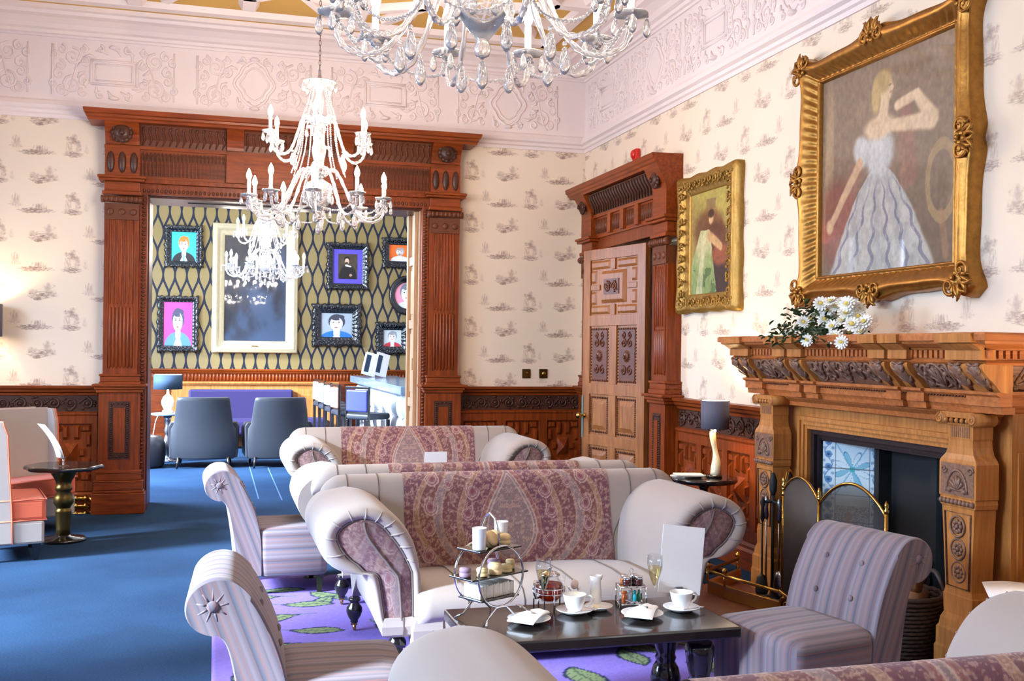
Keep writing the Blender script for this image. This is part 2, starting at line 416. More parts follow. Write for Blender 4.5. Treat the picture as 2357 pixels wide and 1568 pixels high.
# ------------------------------------------------------------------ shell
XL = -4.2; ZT = 4.56
m = MB(); m.box(XL-.3, XW+.3, -1.6, YW+.48, -.1, 0); struct(m.build('floor', M['carpet']))
m = MB(); m.box(-3.2, 5.2, YW+.48, 17.2, -.1, 0); fb = struct(m.build('floor_bar', M['carpet']))
m = MB(); m.box(.435, .447, 10.9, 14.5, 0, .002); m.box(.66, .672, 10.76, 13.7, 0, .002); m.build('carpet_line', plain('pale_line', lin(72,102,138), .9), fb)
OL, OR, OT = -.62, 1.97, 2.95
m = MB(); m.box(XL-.2, OL, YW, YW+.48, 0, ZT); m.box(OR, XW+.25, YW, YW+.48, 0, ZT); m.box(OL, OR, YW, YW+.48, OT, ZT)
struct(m.build('wall_back', M['paperX']))
m = MB(); m.box(XW, XW+.25, -1.6, 4.45, 0, ZT); m.box(XW, XW+.25, 5.75, 8.44, 0, ZT); m.box(XW, XW+.25, 9.48, YW, 0, ZT); m.box(XW, XW+.25, 8.44, 9.48, 2.56, ZT); m.box(XW, XW+.25, 4.45, 5.75, 1.12, ZT)
struct(m.build('wall_right', M['paperY']))
m = MB(); m.box(XW+.25, 5.4, 8.0, 8.1, 0, 2.8); m.box(XW+.25, 5.4, 9.8, 9.9, 0, 2.8); m.box(5.3, 5.4, 8.0, 9.9, 0, 2.8); m.box(XW+.25, 5.4, 8.0, 9.9, 2.7, 2.8); m.box(XW, 5.4, 8.0, 9.9, -.1, 0)
struct(m.build('wall_passage', M['plaster']))
# left wall with three tall windows (outside the picture)
wins = [(1.5, 3.5), (4.4, 8.0)]; WT = 3.3
m = MB(); y = -1.6
for a, b in wins:
    m.box(XL-.25, XL, y, a, 0, ZT); m.box(XL-.25, XL, a, b, 0, .55); m.box(XL-.25, XL, a, b, WT, ZT); y = b
m.box(XL-.25, XL, y, YW, 0, ZT); struct(m.build('wall_left', M['paperY']))
for i, (a, b) in enumerate(wins):
    w = structE('window_%d' % (i+1)); fr = MB()
    for yy in (a, (a+b)/2-.03, b-.06): fr.box(XL-.16, XL-.08, yy, yy+.06, .55, WT)
    for zz in (.55, 2.2, WT-.06): fr.box(XL-.15, XL-.09, a, b, zz, zz+.06)
    fr.build('window_frame', M['plasterw'], w)
    sl = MB(); sl.box(XL-.02, XL+.1, a-.08, b+.08, .5, .56); sl.build('window_sill', M['wood'], w)
m = MB(); m.box(XL-.2, XW+.2, -1.6, YW+.2, ZT, ZT+.1); ceil = struct(m.build('ceiling', M['yellow']))

# strapwork ribs on the ceiling
def rib(mb, pts, w=.075, d=.06, closed=False):
    P = [Vector((p[0], p[1])) for p in pts]; n = len(P); rows = []
    for i in range(n):
        t = (P[(i+1) % n]-P[i-1]) if closed else (P[min(i+1, n-1)]-P[max(i-1, 0)])
        t.normalize(); nn = Vector((-t.y, t.x)); a = P[i]+nn*w; b = P[i]-nn*w; a2 = P[i]+nn*w*.6; b2 = P[i]-nn*w*.6
        rows.append([(a.x, a.y, ZT), (a2.x, a2.y, ZT-d), (b2.x, b2.y, ZT-d), (b.x, b.y, ZT)])
    mb.grid(rows, False, closed, False)
st = MB()
for cy_ in [8.55-1.9*k for k in range(6)]:
    for k, cx_ in enumerate([2.15-1.9*j for j in range(4)]):
        q = []                                              # quatrefoil with straight ties
        for i in range(48):
            a = 2*PI*i/48; r0 = .50+.13*math.cos(4*a); q.append((cx_+r0*math.cos(a), cy_+r0*math.sin(a)))
        rib(st, q, .07, .06, True)
        for sx, sy in ((1,0),(-1,0),(0,1),(0,-1)):
            rib(st, [(cx_+sx*.62, cy_+sy*.62), (cx_+sx*.95, cy_+sy*.95)], .09, .06)
        for sx in (1, -1):
            for sy in (1, -1):
                rib(st, [(cx_+sx*.42, cy_+sy*.42), (cx_+sx*.7, cy_+sy*.95)], .06, .06); 
                rib(st, [(cx_+sx*.42, cy_+sy*.42), (cx_+sx*.95, cy_+sy*.7)], .06, .06)
    if cy_ < 8: rib(st, [(-4.0, cy_+.95), (3.0, cy_+.95)], .10, .065)
for j in range(1, 5): rib(st, [(3.1-1.9*j, -1), (3.1-1.9*j, 9.62)], .10, .065)
rib(st, [(-4, 9.76), (3.1, 9.76)], .09, .045); rib(st, [(3.09, -1), (3.09, 9.8)], .09, .045)
st.build('ceiling_strapwork', M['plaster'], ceil)

# plaster cornice + frieze, round the far and right walls
def loop2(prof_out_z, name, mat):
    """profile swept along the far wall then the right wall, mitred in the corner"""
    rows = [[(XL, YW-o, z) for o, z in prof_out_z], [(XW-o, YW-o, z) for o, z in prof_out_z], [(XW-o, -1.6, z) for o, z in prof_out_z]]
    mb = MB(); mb.grid(rows, True, False, False, True, True); return mb
cor = [(0,4.36),(.03,4.36),(.035,4.38),(.06,4.385),(.07,4.41),(.11,4.42),(.145,4.45),(.22,4.485),(.29,4.495),(.31,4.52),(.355,4.525),(.37,4.56),(0,4.56)]
struct(loop2(cor, 'c', 0).build('trim_1', M['plaster']))
pic = [(0,3.62),(.015,3.62),(.02,3.65),(.04,3.66),(.045,3.685),(.075,3.70),(.08,3.73),(.06,3.735),(.05,3.77),(.02,3.775),(.012,3.79),(.012,4.36),(0,4.36)]
struct(loop2(pic, 'c', 0).build('trim_2', M['plaster']))
fr = MB()
def frieze_relief(mb, w, fm, seed):
    z0, z1 = 3.82, 4.32; h = z1-z0; per = 1.15; n = int(w/per); r = .011
    for i in range(n):
        c = (i+.5)*w/n
        mb.tube([fm(c-per*.46, z0+.02, 0), fm(c-per*.46, z1-.02, 0)], r, 5); mb.tube([fm(c+per*.46, z0+.02, 0), fm(c+per*.46, z1-.02, 0)], r*.7, 5)
        if i % 2:
            pts = [(c+.17*math.cos(a)*(1+.12*math.cos(6*a)), (z0+z1)/2+.2*math.sin(a)*(1+.1*math.cos(4*a))) for a in [2*PI*k/36 for k in range(36)]]
            mb.tube([fm(a, b, 0) for a, b in pts], r*1.3, 6, True)
            mb.tube([fm(c+(a-c)*.72, (z0+z1)/2+(b-(z0+z1)/2)*.72, 0) for a, b in pts], r*.8, 6, True)
        else:
            for k, s in ((.2, 1), (.16, .7)):
                q = [(-k, -.11*s), (k, -.11*s), (k, .11*s), (-k, .11*s)]
                for j in range(4):
                    a, b = q[j], q[(j+1) % 4]; mb.tube([fm(c+a[0], (z0+z1)/2+a[1], 0), fm(c+b[0], (z0+z1)/2+b[1], 0)], r*1.2*s, 5)
        for s in (1, -1):
            for sv in (1, -1):
                for q, (ox, oz, R, t) in enumerate(((.36, .13, .085, 1.7), (.47, .04, .05, 1.3), (.27, .2, .04, 1.3), (.255, .09, .05, 1.4), (.45, .19, .045, 1.4), (.12, .215, .035, 1.3), (.52, .13, .04, 1.2))):
                    sp = spiral(c+s*ox, (z0+z1)/2+sv*oz, R, t, PI/2*(1 if s > 0 else 1), s*sv, 16)
                    mb.tube([fm(a, min(max(b, z0), z1), 0) for a, b in sp], [r*(1.2-.05*k) for k in range(16)], 5)
            mb.tube([fm(c+s*(.22+.03*k), (z0+z1)/2+.24*math.sin(k*.55+seed), 0) for k in range(8)], r*.8, 5)
        for k in range(14):
            a = 2*PI*k/14; mb.tube([fm(c+.25*math.cos(a), (z0+z1)/2+.17*math.sin(a), 0), fm(c+.30*math.cos(a+.12), (z0+z1)/2+.215*math.sin(a+.12), 0), fm(c+.33*math.cos(a+.3), (z0+z1)/2+.225*math.sin(a+.3), 0)], [r*.6, r*1.6, r*.5], 5)
        for s in (1, -1): mb.ball(fm(c, (z0+z1)/2+s*.235, 0), (.05, .05, .018), 8, 4)
frieze_relief(fr, 7.6, lambda u, v, d: (XL+.1+u, YW-.014-d, v), 1)
frieze_relief(fr, 9.2, lambda u, v, d: (XW-.014-d, YW-.1-u, v), 2)
struct(fr.build('trim_3', M['plaster']))

# ------------------------------------------------------------------ wainscot (local frame: wall at y=0, room towards -y)
def wainscot(name, loc, rz, w, npan, seed):
    E = structE(name); E.location = loc; E.rotation_euler = (0, 0, math.radians(rz))
    m = MB(); m.sweep([(0,1.08),(.045,1.08),(.05,1.10),(.075,1.115),(.08,1.135),(.105,1.145),(.11,1.169),(0,1.169)], 0, w, 'x'); m.build('dado_rail', M['woodh'], E)
    m = MB(); m.box(0, w, -.03, 0, .93, 1.08); arabesque(m, w-.04, .14, lambda u, v, d: (u+.02, -.03-d, .935+v), .009, None, seed, 5); m.build('carved_frieze', M['carve'], E)
    m = MB(); m.box(0, w, -.025, 0, .2, .93)
    m.sweep([(0,.89),(.05,.89),(.06,.905),(.06,.92),(.04,.93),(0,.93)], 0, w, 'x')
    pw = w/npan
    for i in range(npan):
        x0 = i*pw; x1 = x0+pw; s = min(.05, pw*.1)
        m.box(x0, x0+s, -.055, 0, .2, .89); m.box(x1-s, x1, -.055, 0, .2, .89); m.box(x0, x1, -.055, 0, .82, .89); m.box(x0, x1, -.055, 0, .2, .28)
        cx = (x0+x1)/2; cz = .55; hw = pw/2-s; hh = .27
        def py(a, b, c, d, h=.05, k=.45): 
            mx, mz = (a+b)/2, (c+d)/2; e = k*(b-a)/2; g = k*(d-c)/2
            m.add([(a,-.025,c),(b,-.025,c),(b,-.025,d),(a,-.025,d),(mx-e,-.025-h,mz-g),(mx+e,-.025-h,mz-g),(mx+e,-.025-h,mz+g),(mx-e,-.025-h,mz+g)],
                  [(0,1,5,4),(1,2,6,5),(2,3,7,6),(3,0,4,7),(4,5,6,7)])
        py(cx-hw*.34, cx+hw*.34, cz-hh*.34, cz+hh*.34, .06, .05)
        for sx in (1, -1):
            for sz in (1, -1):
                a, b = sorted((cx+sx*hw*.46, cx+sx*hw*.94)); c, d = sorted((cz+sz*hh*.72, cz+sz*hh*.95)); py(a, b, c, d, .03, .6)
                a, b = sorted((cx+sx*hw*.72, cx+sx*hw*.94)); c, d = sorted((cz+sz*hh*.2, cz+sz*hh*.68)); py(a, b, c, d, .03, .6)
                a, b = sorted((cx+sx*hw*.14, cx+sx*hw*.40)); c, d = sorted((cz+sz*hh*.44, cz+sz*hh*.95)); py(a, b, c, d, .03, .6)
            a, b = sorted((cx+sx*hw*.40, cx+sx*hw*.66)); py(a, b, cz-hh*.14, cz+hh*.14, .03, .6)
    m.build('panelling', M['wood'], E)
    m = MB(); m.sweep([(0,0),(.075,0),(.075,.13),(.06,.15),(.06,.17),(.045,.19),(.03,.21),(0,.22)], 0, w, 'x'); m.build('skirting', M['woodh'], E)
    return E
wainscot('trim_4', (XL, YW, 0), 0, OL-.42-XL, 7, 3)
wainscot('trim_5', (2.38, YW, 0), 0, XW-2.38, 3, 5)
wainscot('trim_6', (XW, 7.93, 0), -90, 1.72, 4, 7)
wainscot('trim_7', (XW, 3.78, 0), -90, 4.6, 9, 9)

# ------------------------------------------------------------------ doorcases
def pilaster(E, x0, x1, zb, zt, d, n=7, bead=True):
    """fluted pilaster between zb and zt, on a panelled pedestal, with block capital"""
    w = x1-x0; m = MB()
    m.box(x0, x1, -d, 0, zb, zt)
    bz = zb+.10; tz = zt-.05; fw = w*.74/n; fx = x0+w*.13
    for k in range(n):
        a = fx+k*fw; mid = bz+(tz-bz)*.42
        for (c0, c1, rr) in ((bz, mid, .42), (mid+.01, tz, .26)):
            m.lathe([(.001, c0), (fw*rr, c0+.02), (fw*rr, c1-.02), (.001, c1)], 8, (a+fw/2, -d, 0))
    m.box(fx-.012, fx, -d-.008, -d, bz, tz); m.box(x1-w*.13, x1-w*.13+.012, -d-.008, -d, bz, tz)
    m.build('pilaster', M['wood'], E)
    m = MB()
    for z0, z1, g in ((zb-.06, zb-.02, .03), (zb-.02, zb+.03, .022), (zb+.03, zb+.05, .03)): m.box(x0-g, x1+g, -d-g, 0, z0, z1)
    m.build('pilaster_base', M['woodh'], E, .006)
def capital(E, x0, x1, z0, d):
    m = MB(); g = .02
    m.box(x0, x1, -d-.012, 0, z0, z0+.15)
    for k in range(3):
        m.ball((x0+(k+.5)*(x1-x0)/3, -d-.012, z0+.07), (.032, .015, .032), 10, 6)
    m.lathe([(.001, x0-.03), (.034, x0-.03), (.034, x0), (.03, x0+.01), (.03, x1-.01), (.034, x1), (.034, x1+.03), (.001, x1+.03)], 14, (0,0,0), T(0, -d-.01, z0+.185)@RY(90))
    for k in range(7): m.ball((x0+(k+.5)*(x1-x0)/7, -d-.038, z0+.185), (.016, .012, .026), 8, 5)
    m.build('capital_carving', M['carvem'], E)
    m = MB(); m.box(x0-.02, x1+.02, -d-.03, 0, z0+.225, z0+.26); m.box(x0-.005, x1+.005, -d-.01, 0, z0+.26, z0+.35); m.box(x0-.05, x1+.05, -d-.05, 0, z0+.35, z0+.375); m.box(x0-.06, x1+.06, -d-.065, 0, z0+.375, z0+.40)
    m.build('capital', M['woodh'], E, .008)
def pedestal(E, x0, x1, zt, d):
    m = MB(); m.box(x0, x1, -d, 0, .4, zt-.08)
    px0, px1 = x0+(x1-x0)*.24, x1-(x1-x0)*.24; pz0, pz1 = .5, zt-.16
    m.box(px0+.045, px1-.045, -d-.012, -d, pz0+.06, pz1-.06)
    m.build('pedestal', M['wood'], E)
    m = MB(); m.box(px0, px1, -d-.003, -d, pz0, pz1)
    for k in range(26):
        z = pz0+.02+(pz1-pz0-.04)*k/25
        for xx in (px0+.022, px1-.022): m.ball((xx, -d-.006, z), (.012, .01, .009), 6, 4)
    for k in range(4):
        for zz in (pz0+.022, pz1-.022): m.ball((px0+.04+(px1-px0-.08)*k/3, -d-.006, zz), (.012, .01, .009), 6, 4)
    m.build('beaded_panel', M['carve'], E)
    m = MB()
    for z0, z1, g in ((0, .19, .05), (.19, .215, .04), (.215, .29, .03), (.29, .305, .035), (.305, .37, .012), (.37, .40, .018), (zt-.08, zt-.05, .02), (zt-.05, zt-.025, .035), (zt-.025, zt, .055)):
        m.box(x0-g, x1+g, -d-g, 0, z0, z1)
    m.build('plinth', M['woodh'], E, .007)
def lion(m, c, s):
    x, y, z = c
    m.ball((x, y, z), (s, s*.5, s*1.05), 12, 8)
    for k in range(12):
        a = 2*PI*k/12; m.ball((x+s*.95*math.cos(a), y+.01, z+s*1.0*math.sin(a)), (s*.38, s*.3, s*.38), 7, 5)
    m.ball((x, y-s*.5, z-s*.2), (s*.38, s*.32, s*.3), 8, 6); m.ball((x, y-s*.62, z-s*.02), (s*.14, s*.2, s*.3), 6, 5)
    for q in (1, -1): m.ball((x+q*s*.36, y-s*.42, z+s*.25), (s*.16, s*.1, s*.12), 6, 4)

D1 = structE('door_1', 'wide carved oak doorway to the bar'); D1.location = (0, YW, 0)
P1L, P1R = (-.99, -.69), (2.04, 2.34)
for a, b in (P1L, P1R):
    pilaster(D1, a, b, 1.23, 2.76, .15); capital(D1, a, b, 2.70, .155); pedestal(D1, a-.03, b+.03, 1.19, .175)
# inner casing with egg-and-dart bead
m = MB()
for x0, x1 in ((P1L[1], OL+.0), (OR, P1R[0])): m.box(x0, x1, -.10, 0, 0, 2.97)
m.box(P1L[1], P1R[0], -.10, 0, 2.95, 3.05); m.box(P1L[1], P1R[0], -.13, 0, 3.05, 3.09)
m.build('casing', M['wood'], D1, .004)
m = MB()
for k in range(74):
    z = .35+2.58*k/73
    for xx in (OL-.03, OR+.03): m.ball((xx, -.105, z), (.02, .016, .013), 6, 4)
for k in range(70): m.ball((OL-.03+(OR-OL+.06)*k/69, -.105, 2.985), (.013, .016, .02), 6, 4)
m.build('bead_moulding', M['carvem'], D1)
m = MB(); m.box(OL-.004, OL+.015, -.02, .5, 0, 2.95); m.box(OL, OR, -.02, .5, 2.93, 2.955); m.build('jamb_lining', wood('dark_jamb', lin(60,26,16), lin(98,44,26)), D1)
m = MB(); m.box(OL+.35, OR-.4, .2, .3, 2.922, 2.932); m.build('track_slot', M['iron'], D1)
# pale sliding leaf folded back on the right reveal
m = MB(); m.box(OR-.012, OR+.01, -.02, .5, 0, 2.93); m.box(OR-.05, OR-.012, .04, .10, 0, 2.93); m.box(OR-.05, OR-.012, .40, .46, 0, 2.93)
for z0 in (.15, .95, 1.75, 2.4): m.box(OR-.035, OR-.012, .10, .40, z0, z0+.09)
for z0, z1 in ((.3, .9), (1.1, 1.7), (1.9, 2.35)): m.box(OR-.026, OR-.012, .15, .35, z0, z1)
m.build('sliding_leaf', wood('pale_leaf_oak', lin(150,110,78), lin(206,168,130)), D1, .005)
m = MB(); m.box(OR-.054, OR-.05, .055, .085, 1.33, 1.45); m.lathe([(.001, 0), (.008, 0), (.008, .006), (.001, .006)], 10, (0,0,0), T(OL+.016, .2, 1.42)@RY(90)); m.build('lock_plate', M['brass'], D1)
# entablature
zA, zB, zC_, zD_ = 3.09, 3.36, 3.39, 3.575
m = MB(); m.box(P1L[0], P1R[1], -.11, 0, zA, zD_)
cb = (.08, 1.27)
for a, b in (P1L, P1R, (cb[0], cb[0]+.16), (cb[1]-.16, cb[1])):
    m.box(a, b, -.165, 0, zA, zB)
    m.prism([(0, zC_), (.17, zC_), (.175, zC_+.03), (.20, zC_+.09), (.25, zC_+.15), (.29, zD_), (0, zD_)], 0, 1, 'yz', T(a+.002, 0, 0)@Matrix(((b-a-.004,0,0,0),(0,-1,0,0),(0,0,1,0),(0,0,0,1))))
m.box(P1L[0]-.01, P1R[1]+.01, -.13, 0, zB, zC_); m.box(cb[0], cb[1], -.14, 0, zA, zB)
m.build('entablature', M['woodh'], D1)
m = MB()
for a, b in ((P1L[1]+.01, cb[0]-.01), (cb[1]+.01, P1R[0]-.01)):
    n = 22
    for k in range(n):
        x = a+(b-a)*(k+.5)/n; w = (b-a)/n
        m.box(x-w*.40, x-w*.28, -.125, -.108, zA+.03, zB-.05); m.box(x+w*.28, x+w*.40, -.125, -.108, zA+.03, zB-.05)
        m.tube([(x-w*.34, -.117, zB-.05), (x-w*.2, -.117, zB-.028), (x, -.117, zB-.02), (x+w*.2, -.117, zB-.028), (x+w*.34, -.117, zB-.05)], .005, 5)
        m.ball((x, -.112, zB-.07), (.006, .008, .028), 6, 4)
m.build('arcaded_frieze', M['carvem'], D1)
m = MB()
for a, b in ((P1L[1], cb[0]), (cb[0]+.16, cb[1]-.16), (cb[1], P1R[0])):
    m.prism([(0, zC_), (.115, zC_), (.13, zC_+.06), (.17, zC_+.13), (.20, zD_), (0, zD_)], 0, 1, 'yz', T(a+.002, 0, 0)@Matrix(((b-a-.004,0,0,0),(0,-1,0,0),(0,0,1,0),(0,0,0,1))))
    n = max(4, int((b-a)/.055))
    for k in range(n):
        x = a+(b-a)*(k+.5)/n
        m.tube([(x-.01, -.122, zC_+.01), (x+.012, -.135, zC_+.07), (x-.006, -.172, zC_+.13), (x+.012, -.195, zD_-.01)], [.006, .012, .011, .006], 5)
        m.ball((x, -.19, zD_-.03), (.014, .012, .014), 6, 4)
m.build('carved_cove', M['carvem'], D1)
m = MB()
for a, b in (P1L, P1R): lion(m, ((a+b)/2, -.24, zC_+.10), .075)
for a, b in (P1L, P1R):
    for k in range(3): m.ball((a+(k+.5)*(b-a)/3, -.17, (zA+zB)/2), (.035, .018, .10), 8, 6)
m.build('lion_head_carving', M['carve'], D1)
m = MB()
prof = [(0, zD_), (.30, zD_), (.31, zD_+.02), (.33, zD_+.03), (.335, zD_+.05), (.36, zD_+.055), (.375, zD_+.085), (.375, zD_+.095), (0, zD_+.10)]
rows = [[(P1L[0]-.17*(o/.375), 0, z) for o, z in prof], [(P1L[0]-.17*(o/.375), -o, z) for o, z in prof], [(P1R[1]+.17*(o/.375), -o, z) for o, z in prof], [(P1R[1]+.17*(o/.375), 0, z) for o, z in prof]]
m.grid(rows, True, False, False, True, True); m.build('cornice', M['woodh'], D1)

# side door in the right wall: local x runs towards the camera side
D2 = structE('door_2', 'narrow carved oak side door standing ajar'); D2.location = (XW, 10.10, 0); D2.rotation_euler = (0, 0, math.radians(-90))
F0, F1, N0, N1 = .06, .34, 1.86, 2.14          # far pilaster, near pilaster
o0, o1 = .62, 1.66                             # leaf opening
for a, b in ((F0, F1), (N0, N1)):
    pilaster(D2, a, b, 1.25, 2.32, .13, 5); capital(D2, a, b, 2.28, .135); pedestal(D2, a-.02, b+.02, 1.19, .15)
m = MB(); m.box(F1, o0, -.06, 0, 0, 2.62); m.box(o1, N0, -.06, 0, 0, 2.62); m.box(F1, N0, -.08, 0, 2.55, 2.68)
m.build('casing', M['wood'], D2, .004)
m = MB(); m.box(F0, N1, -.10, 0, 2.66, 3.08)
for a, b in ((F0, F1), (N0, N1)):
    m.box(a, b, -.15, 0, 2.66, 2.9)
    m.prism([(0, 2.9), (.15, 2.9), (.16, 2.95), (.20, 3.02), (.235, 3.09), (0, 3.09)], 0, 1, 'yz', T(a+.002, 0, 0)@Matrix(((b-a-.004,0,0,0),(0,-1,0,0),(0,0,1,0),(0,0,0,1))))
for x in (.72, 1.05, 1.40): m.box(x, x+.09, -.13, 0, 2.68, 2.86)
m.box(F0, N1, -.125, 0, 2.86, 2.89)
m.build('entablature', M['woodh'], D2)
m = MB()
m.prism([(0, 2.89), (.115, 2.89), (.13, 2.95), (.17, 3.03), (.19, 3.08), (0, 3.08)], F1, N0, 'yz', Matrix(((1,0,0,0),(0,-1,0,0),(0,0,1,0),(0,0,0,1))))
for k in range(24):
    x = F1+(N0-F1)*(k+.5)/24; m.tube([(x-.012, -.12, 2.90), (x+.012, -.14, 2.96), (x-.006, -.175, 3.03), (x+.01, -.19, 3.07)], [.007, .014, .013, .006], 5)
for a, b in ((F0, F1), (N0, N1)): lion(m, ((a+b)/2, -.2, 2.99), .06)
m.build('carved_cove', M['carve'], D2)
m = MB()
for k in range(34):
    x = F1+.02+(N0-F1-.04)*k/33; m.tube([(x, -.10, 2.70), (x, -.10, 2.84)], .012, 6)
m.build('fluted_frieze', M['carvem'], D2)
m = MB(); prof = [(0, 3.09), (.235, 3.09), (.24, 3.11), (.255, 3.12), (.26, 3.14), (.275, 3.15), (.28, 3.19), (0, 3.195)]
rows = [[(F0-.15*(o/.28), 0, z) for o, z in prof], [(F0-.15*(o/.28), -o, z) for o, z in prof], [(N1-.15+.0+ .15*(1-.0)*1 - .15*(1-o/.28)*0 - .15*(1-1), -o, z) for o, z in prof], [(N1, 0, z) for o, z in prof]]
rows[2] = [(N1-.15*0, -o, z) for o, z in prof]
m.grid(rows, True, False, False, True, True); m.build('cornice', M['woodh'], D2)
# the leaf: own empty on the hinge, ajar
LE = MB(); W_, H_ = 1.0, 2.5
LE.box(-W_, 0, -.02, .02, .01, H_)
sts = ((-W_, -W_+.12), (-.56, -.44), (-.12, 0))
for a, b in sts[::2]: LE.box(a, b, -.035, -.02, .01, H_)
for a, b in ((.01, .22), (.66, .76), (1.14, 1.24), (1.78, 1.88), (2.40, H_)): LE.box(-W_, 0, -.035, -.02, a, b)
for a, b in ((.22, .66), (.76, 1.14), (1.24, 1.78)): LE.box(-.56, -.44, -.035, -.02, a, b)
def raised(mb, a, b, c, d, y=-.02, h=.02, k=.04):
    mb.add([(a,y,c),(b,y,c),(b,y,d),(a,y,d),(a+k,y-h,c+k),(b-k,y-h,c+k),(b-k,y-h,d-k),(a+k,y-h,d-k)], [(0,1,5,4),(1,2,6,5),(2,3,7,6),(3,0,4,7),(4,5,6,7)])
for a, b in ((-.87, -.57), (-.43, -.13)):
    for c, d in ((.24, .64), (.78, 1.12)): raised(LE, a+.03, b-.03, c+.03, d-.03)
# geometric top panel
raised(LE, -.70, -.30, 1.99, 2.29, -.02, .03, .03)
for sx in (0, 1):
    for sz in (0, 1):
        x0, x1 = ((-.87, -.56), (-.44, -.13))[sx]; z0, z1 = ((1.89, 1.97), (2.31, 2.39))[sz]; raised(LE, x0, x1, z0, z1, -.02, .018, .02)
        x0, x1 = ((-.87, -.78), (-.22, -.13))[sx]; z0, z1 = ((1.98, 2.10), (2.18, 2.30))[sz]; raised(LE, x0, x1, z0, z1, -.02, .018, .02)
for x0, x1 in ((-.87, -.72), (-.28, -.13)): LE.box(x0, x1, -.035, -.02, 2.115, 2.165)
for z0, z1 in ((1.88, 1.98), (2.30, 2.40)): LE.box(-.53, -.47, -.035, -.02, z0, z1)
leaf = LE.build('door_leaf', wood('door_oak', lin(96,48,20), lin(184,118,62)), D2, .003)
leaf.location = (o1-.04, -.075, 0); leaf.rotation_euler = (0, 0, math.radians(13))
m = MB()
for a, b in ((-.87, -.57), (-.43, -.13)):
    m.box(a+.03, b-.03, -.028, -.02, 1.27, 1.75)
    cx = (a+b)/2; lion(m, (cx, -.032, 1.5), .045)
    for s in (1, -1):
        for z_, R in ((1.62, .045), (1.37, .045), (1.69, .03)):
            m.tube([(u, -.032, v) for u, v in spiral(cx+s*.05, z_, R, 1.4, PI/2, s, 14)], .007, 5)
m.box(-.62, -.38, -.058, -.048, 2.07, 2.21); arabesque(m, .22, .12, lambda u, v, d: (-.61+u, -.058-d, 2.08+v), .007, 2, 4)
for a, b, c, d in [(q[0], q[1], e[0], e[1]) for q in ((-.87, -.57), (-.43, -.13)) for e in ((.24, .64), (.78, 1.12), (1.26, 1.76))]:
    for k in range(18):
        for xx in (a+.01, b-.01): m.ball((xx, -.03, c+.01+(d-c-.02)*k/17), (.011, .008, .008), 5, 4)
    for k in range(11):
        for zz in (c+.01, d-.01): m.ball((a+.01+(b-a-.02)*k/10, -.03, zz), (.008, .008, .011), 5, 4)
m.build('leaf_carving', M['carvem'], leaf)
m = MB(); m.box(-W_-.004, -W_, -.018, .018, .72, 1.12); m.box(-W_, -W_+.03, -.04, -.034, .72, 1.12); m.build('lock_plate', M['patina'], leaf)
m = MB(); m.lathe([(.001,0),(.022,0),(.022,.006),(.010,.012),(.009,.035),(.026,.05),(.032,.07),(.024,.088),(.001,.094)], 16, (0,0,0), T(-W_+.05, -.036, .93)@RX(90)); m.build('door_knob', M['brass'], leaf)

# small things on the walls
m = MB(); m.box(-.05, .05, -.05, 0, -.05, .05); m.ball((0, -.05, 0), (.042, .03, .042), 14, 8)
o = m.build('fire_alarm', M['red'], bevel=.012); o.location = (XW, 8.92, 3.354); o.rotation_euler = (0, 0, math.radians(-90))
tag(o, 'small red fire alarm sounder on the wall above the side door', 'fire alarm')
for (x, z), lab, kn in (((3.101, 1.302), 'antique brass switch plate, left of the pair above the dado rail', 'dolly'), ((3.285, 1.303), 'antique brass dimmer plate with round knob, right of the pair above the dado', 'dial')):
    o = thing('light_switch', lab, 'light switch', (x, YW, z), 0, 'brass switches by the corner')
    m = MB(); m.box(-.045, .045, -.012, 0, -.048, .048); m.build('face_plate', M['brassd'], o, .004)
    m = MB()
    if kn == 'dolly': m.tube([(0, -.012, 0), (0, -.035, .012)], [.008, .011], 10)
    else: m.lathe([(.001,0),(.02,0),(.02,.018),(.001,.02)], 16, (0,0,0), T(0, -.012, 0)@RX(90))
    m.build('toggle' if kn == 'dolly' else 'knob', M['brass'], o)
o = thing('radiator_valve', 'polished brass pipe fitting on the skirting behind the pedestal table', 'pipe fitting', at(183, 1165, Y=YW-.12))
m = MB()
for z in (-.07, .0, .07):
    m.tube([(-.13, 0, z), (.08, 0, z)], .016, 8)
    for x in (-.1, -.03, .05): m.lathe([(.026, -.014), (.03, 0), (.026, .014)], 8, (0,0,0), T(x, 0, z)@RY(90))
m.tube([(.08, 0, .07), (.12, 0, .05), (.12, 0, -.05), (.08, 0, -.07)], .018, 8); m.build('brass_pipes', M['brass'], o)
# ------------------------------------------------------------------ paisley cloth
def hashn(a, b, k=0):
    v = np.sin(a*127.1+b*311.7+k*74.7)*43758.5453
    return v-np.floor(v)
def cells(u, v, s, k=0):
    """jittered cells: distance to the point of the cell, random of the cell"""
    best = np.full(u.shape, 9.0); rid = np.zeros(u.shape)
    iu, iv = np.floor(u/s), np.floor(v/s)
    for a in (-1, 0, 1):
        for b in (-1, 0, 1):
            cx = iu+a; cy_ = iv+b
            px = (cx+.15+.7*hashn(cx, cy_, k))*s; py = (cy_+.15+.7*hashn(cx, cy_, k+1))*s
            d = np.hypot(u-px, v-py)/s; w = d < best
            best = np.where(w, d, best); rid = np.where(w, hashn(cx, cy_, k+2), rid)
    return best, rid
def mixn(c, col, m):
    return c*(1-m[..., None])+np.array(col)/255.0*m[..., None]
def sm(x, a, b): t = np.clip((x-a)/(b-a), 0, 1); return t*t*(3-2*t)
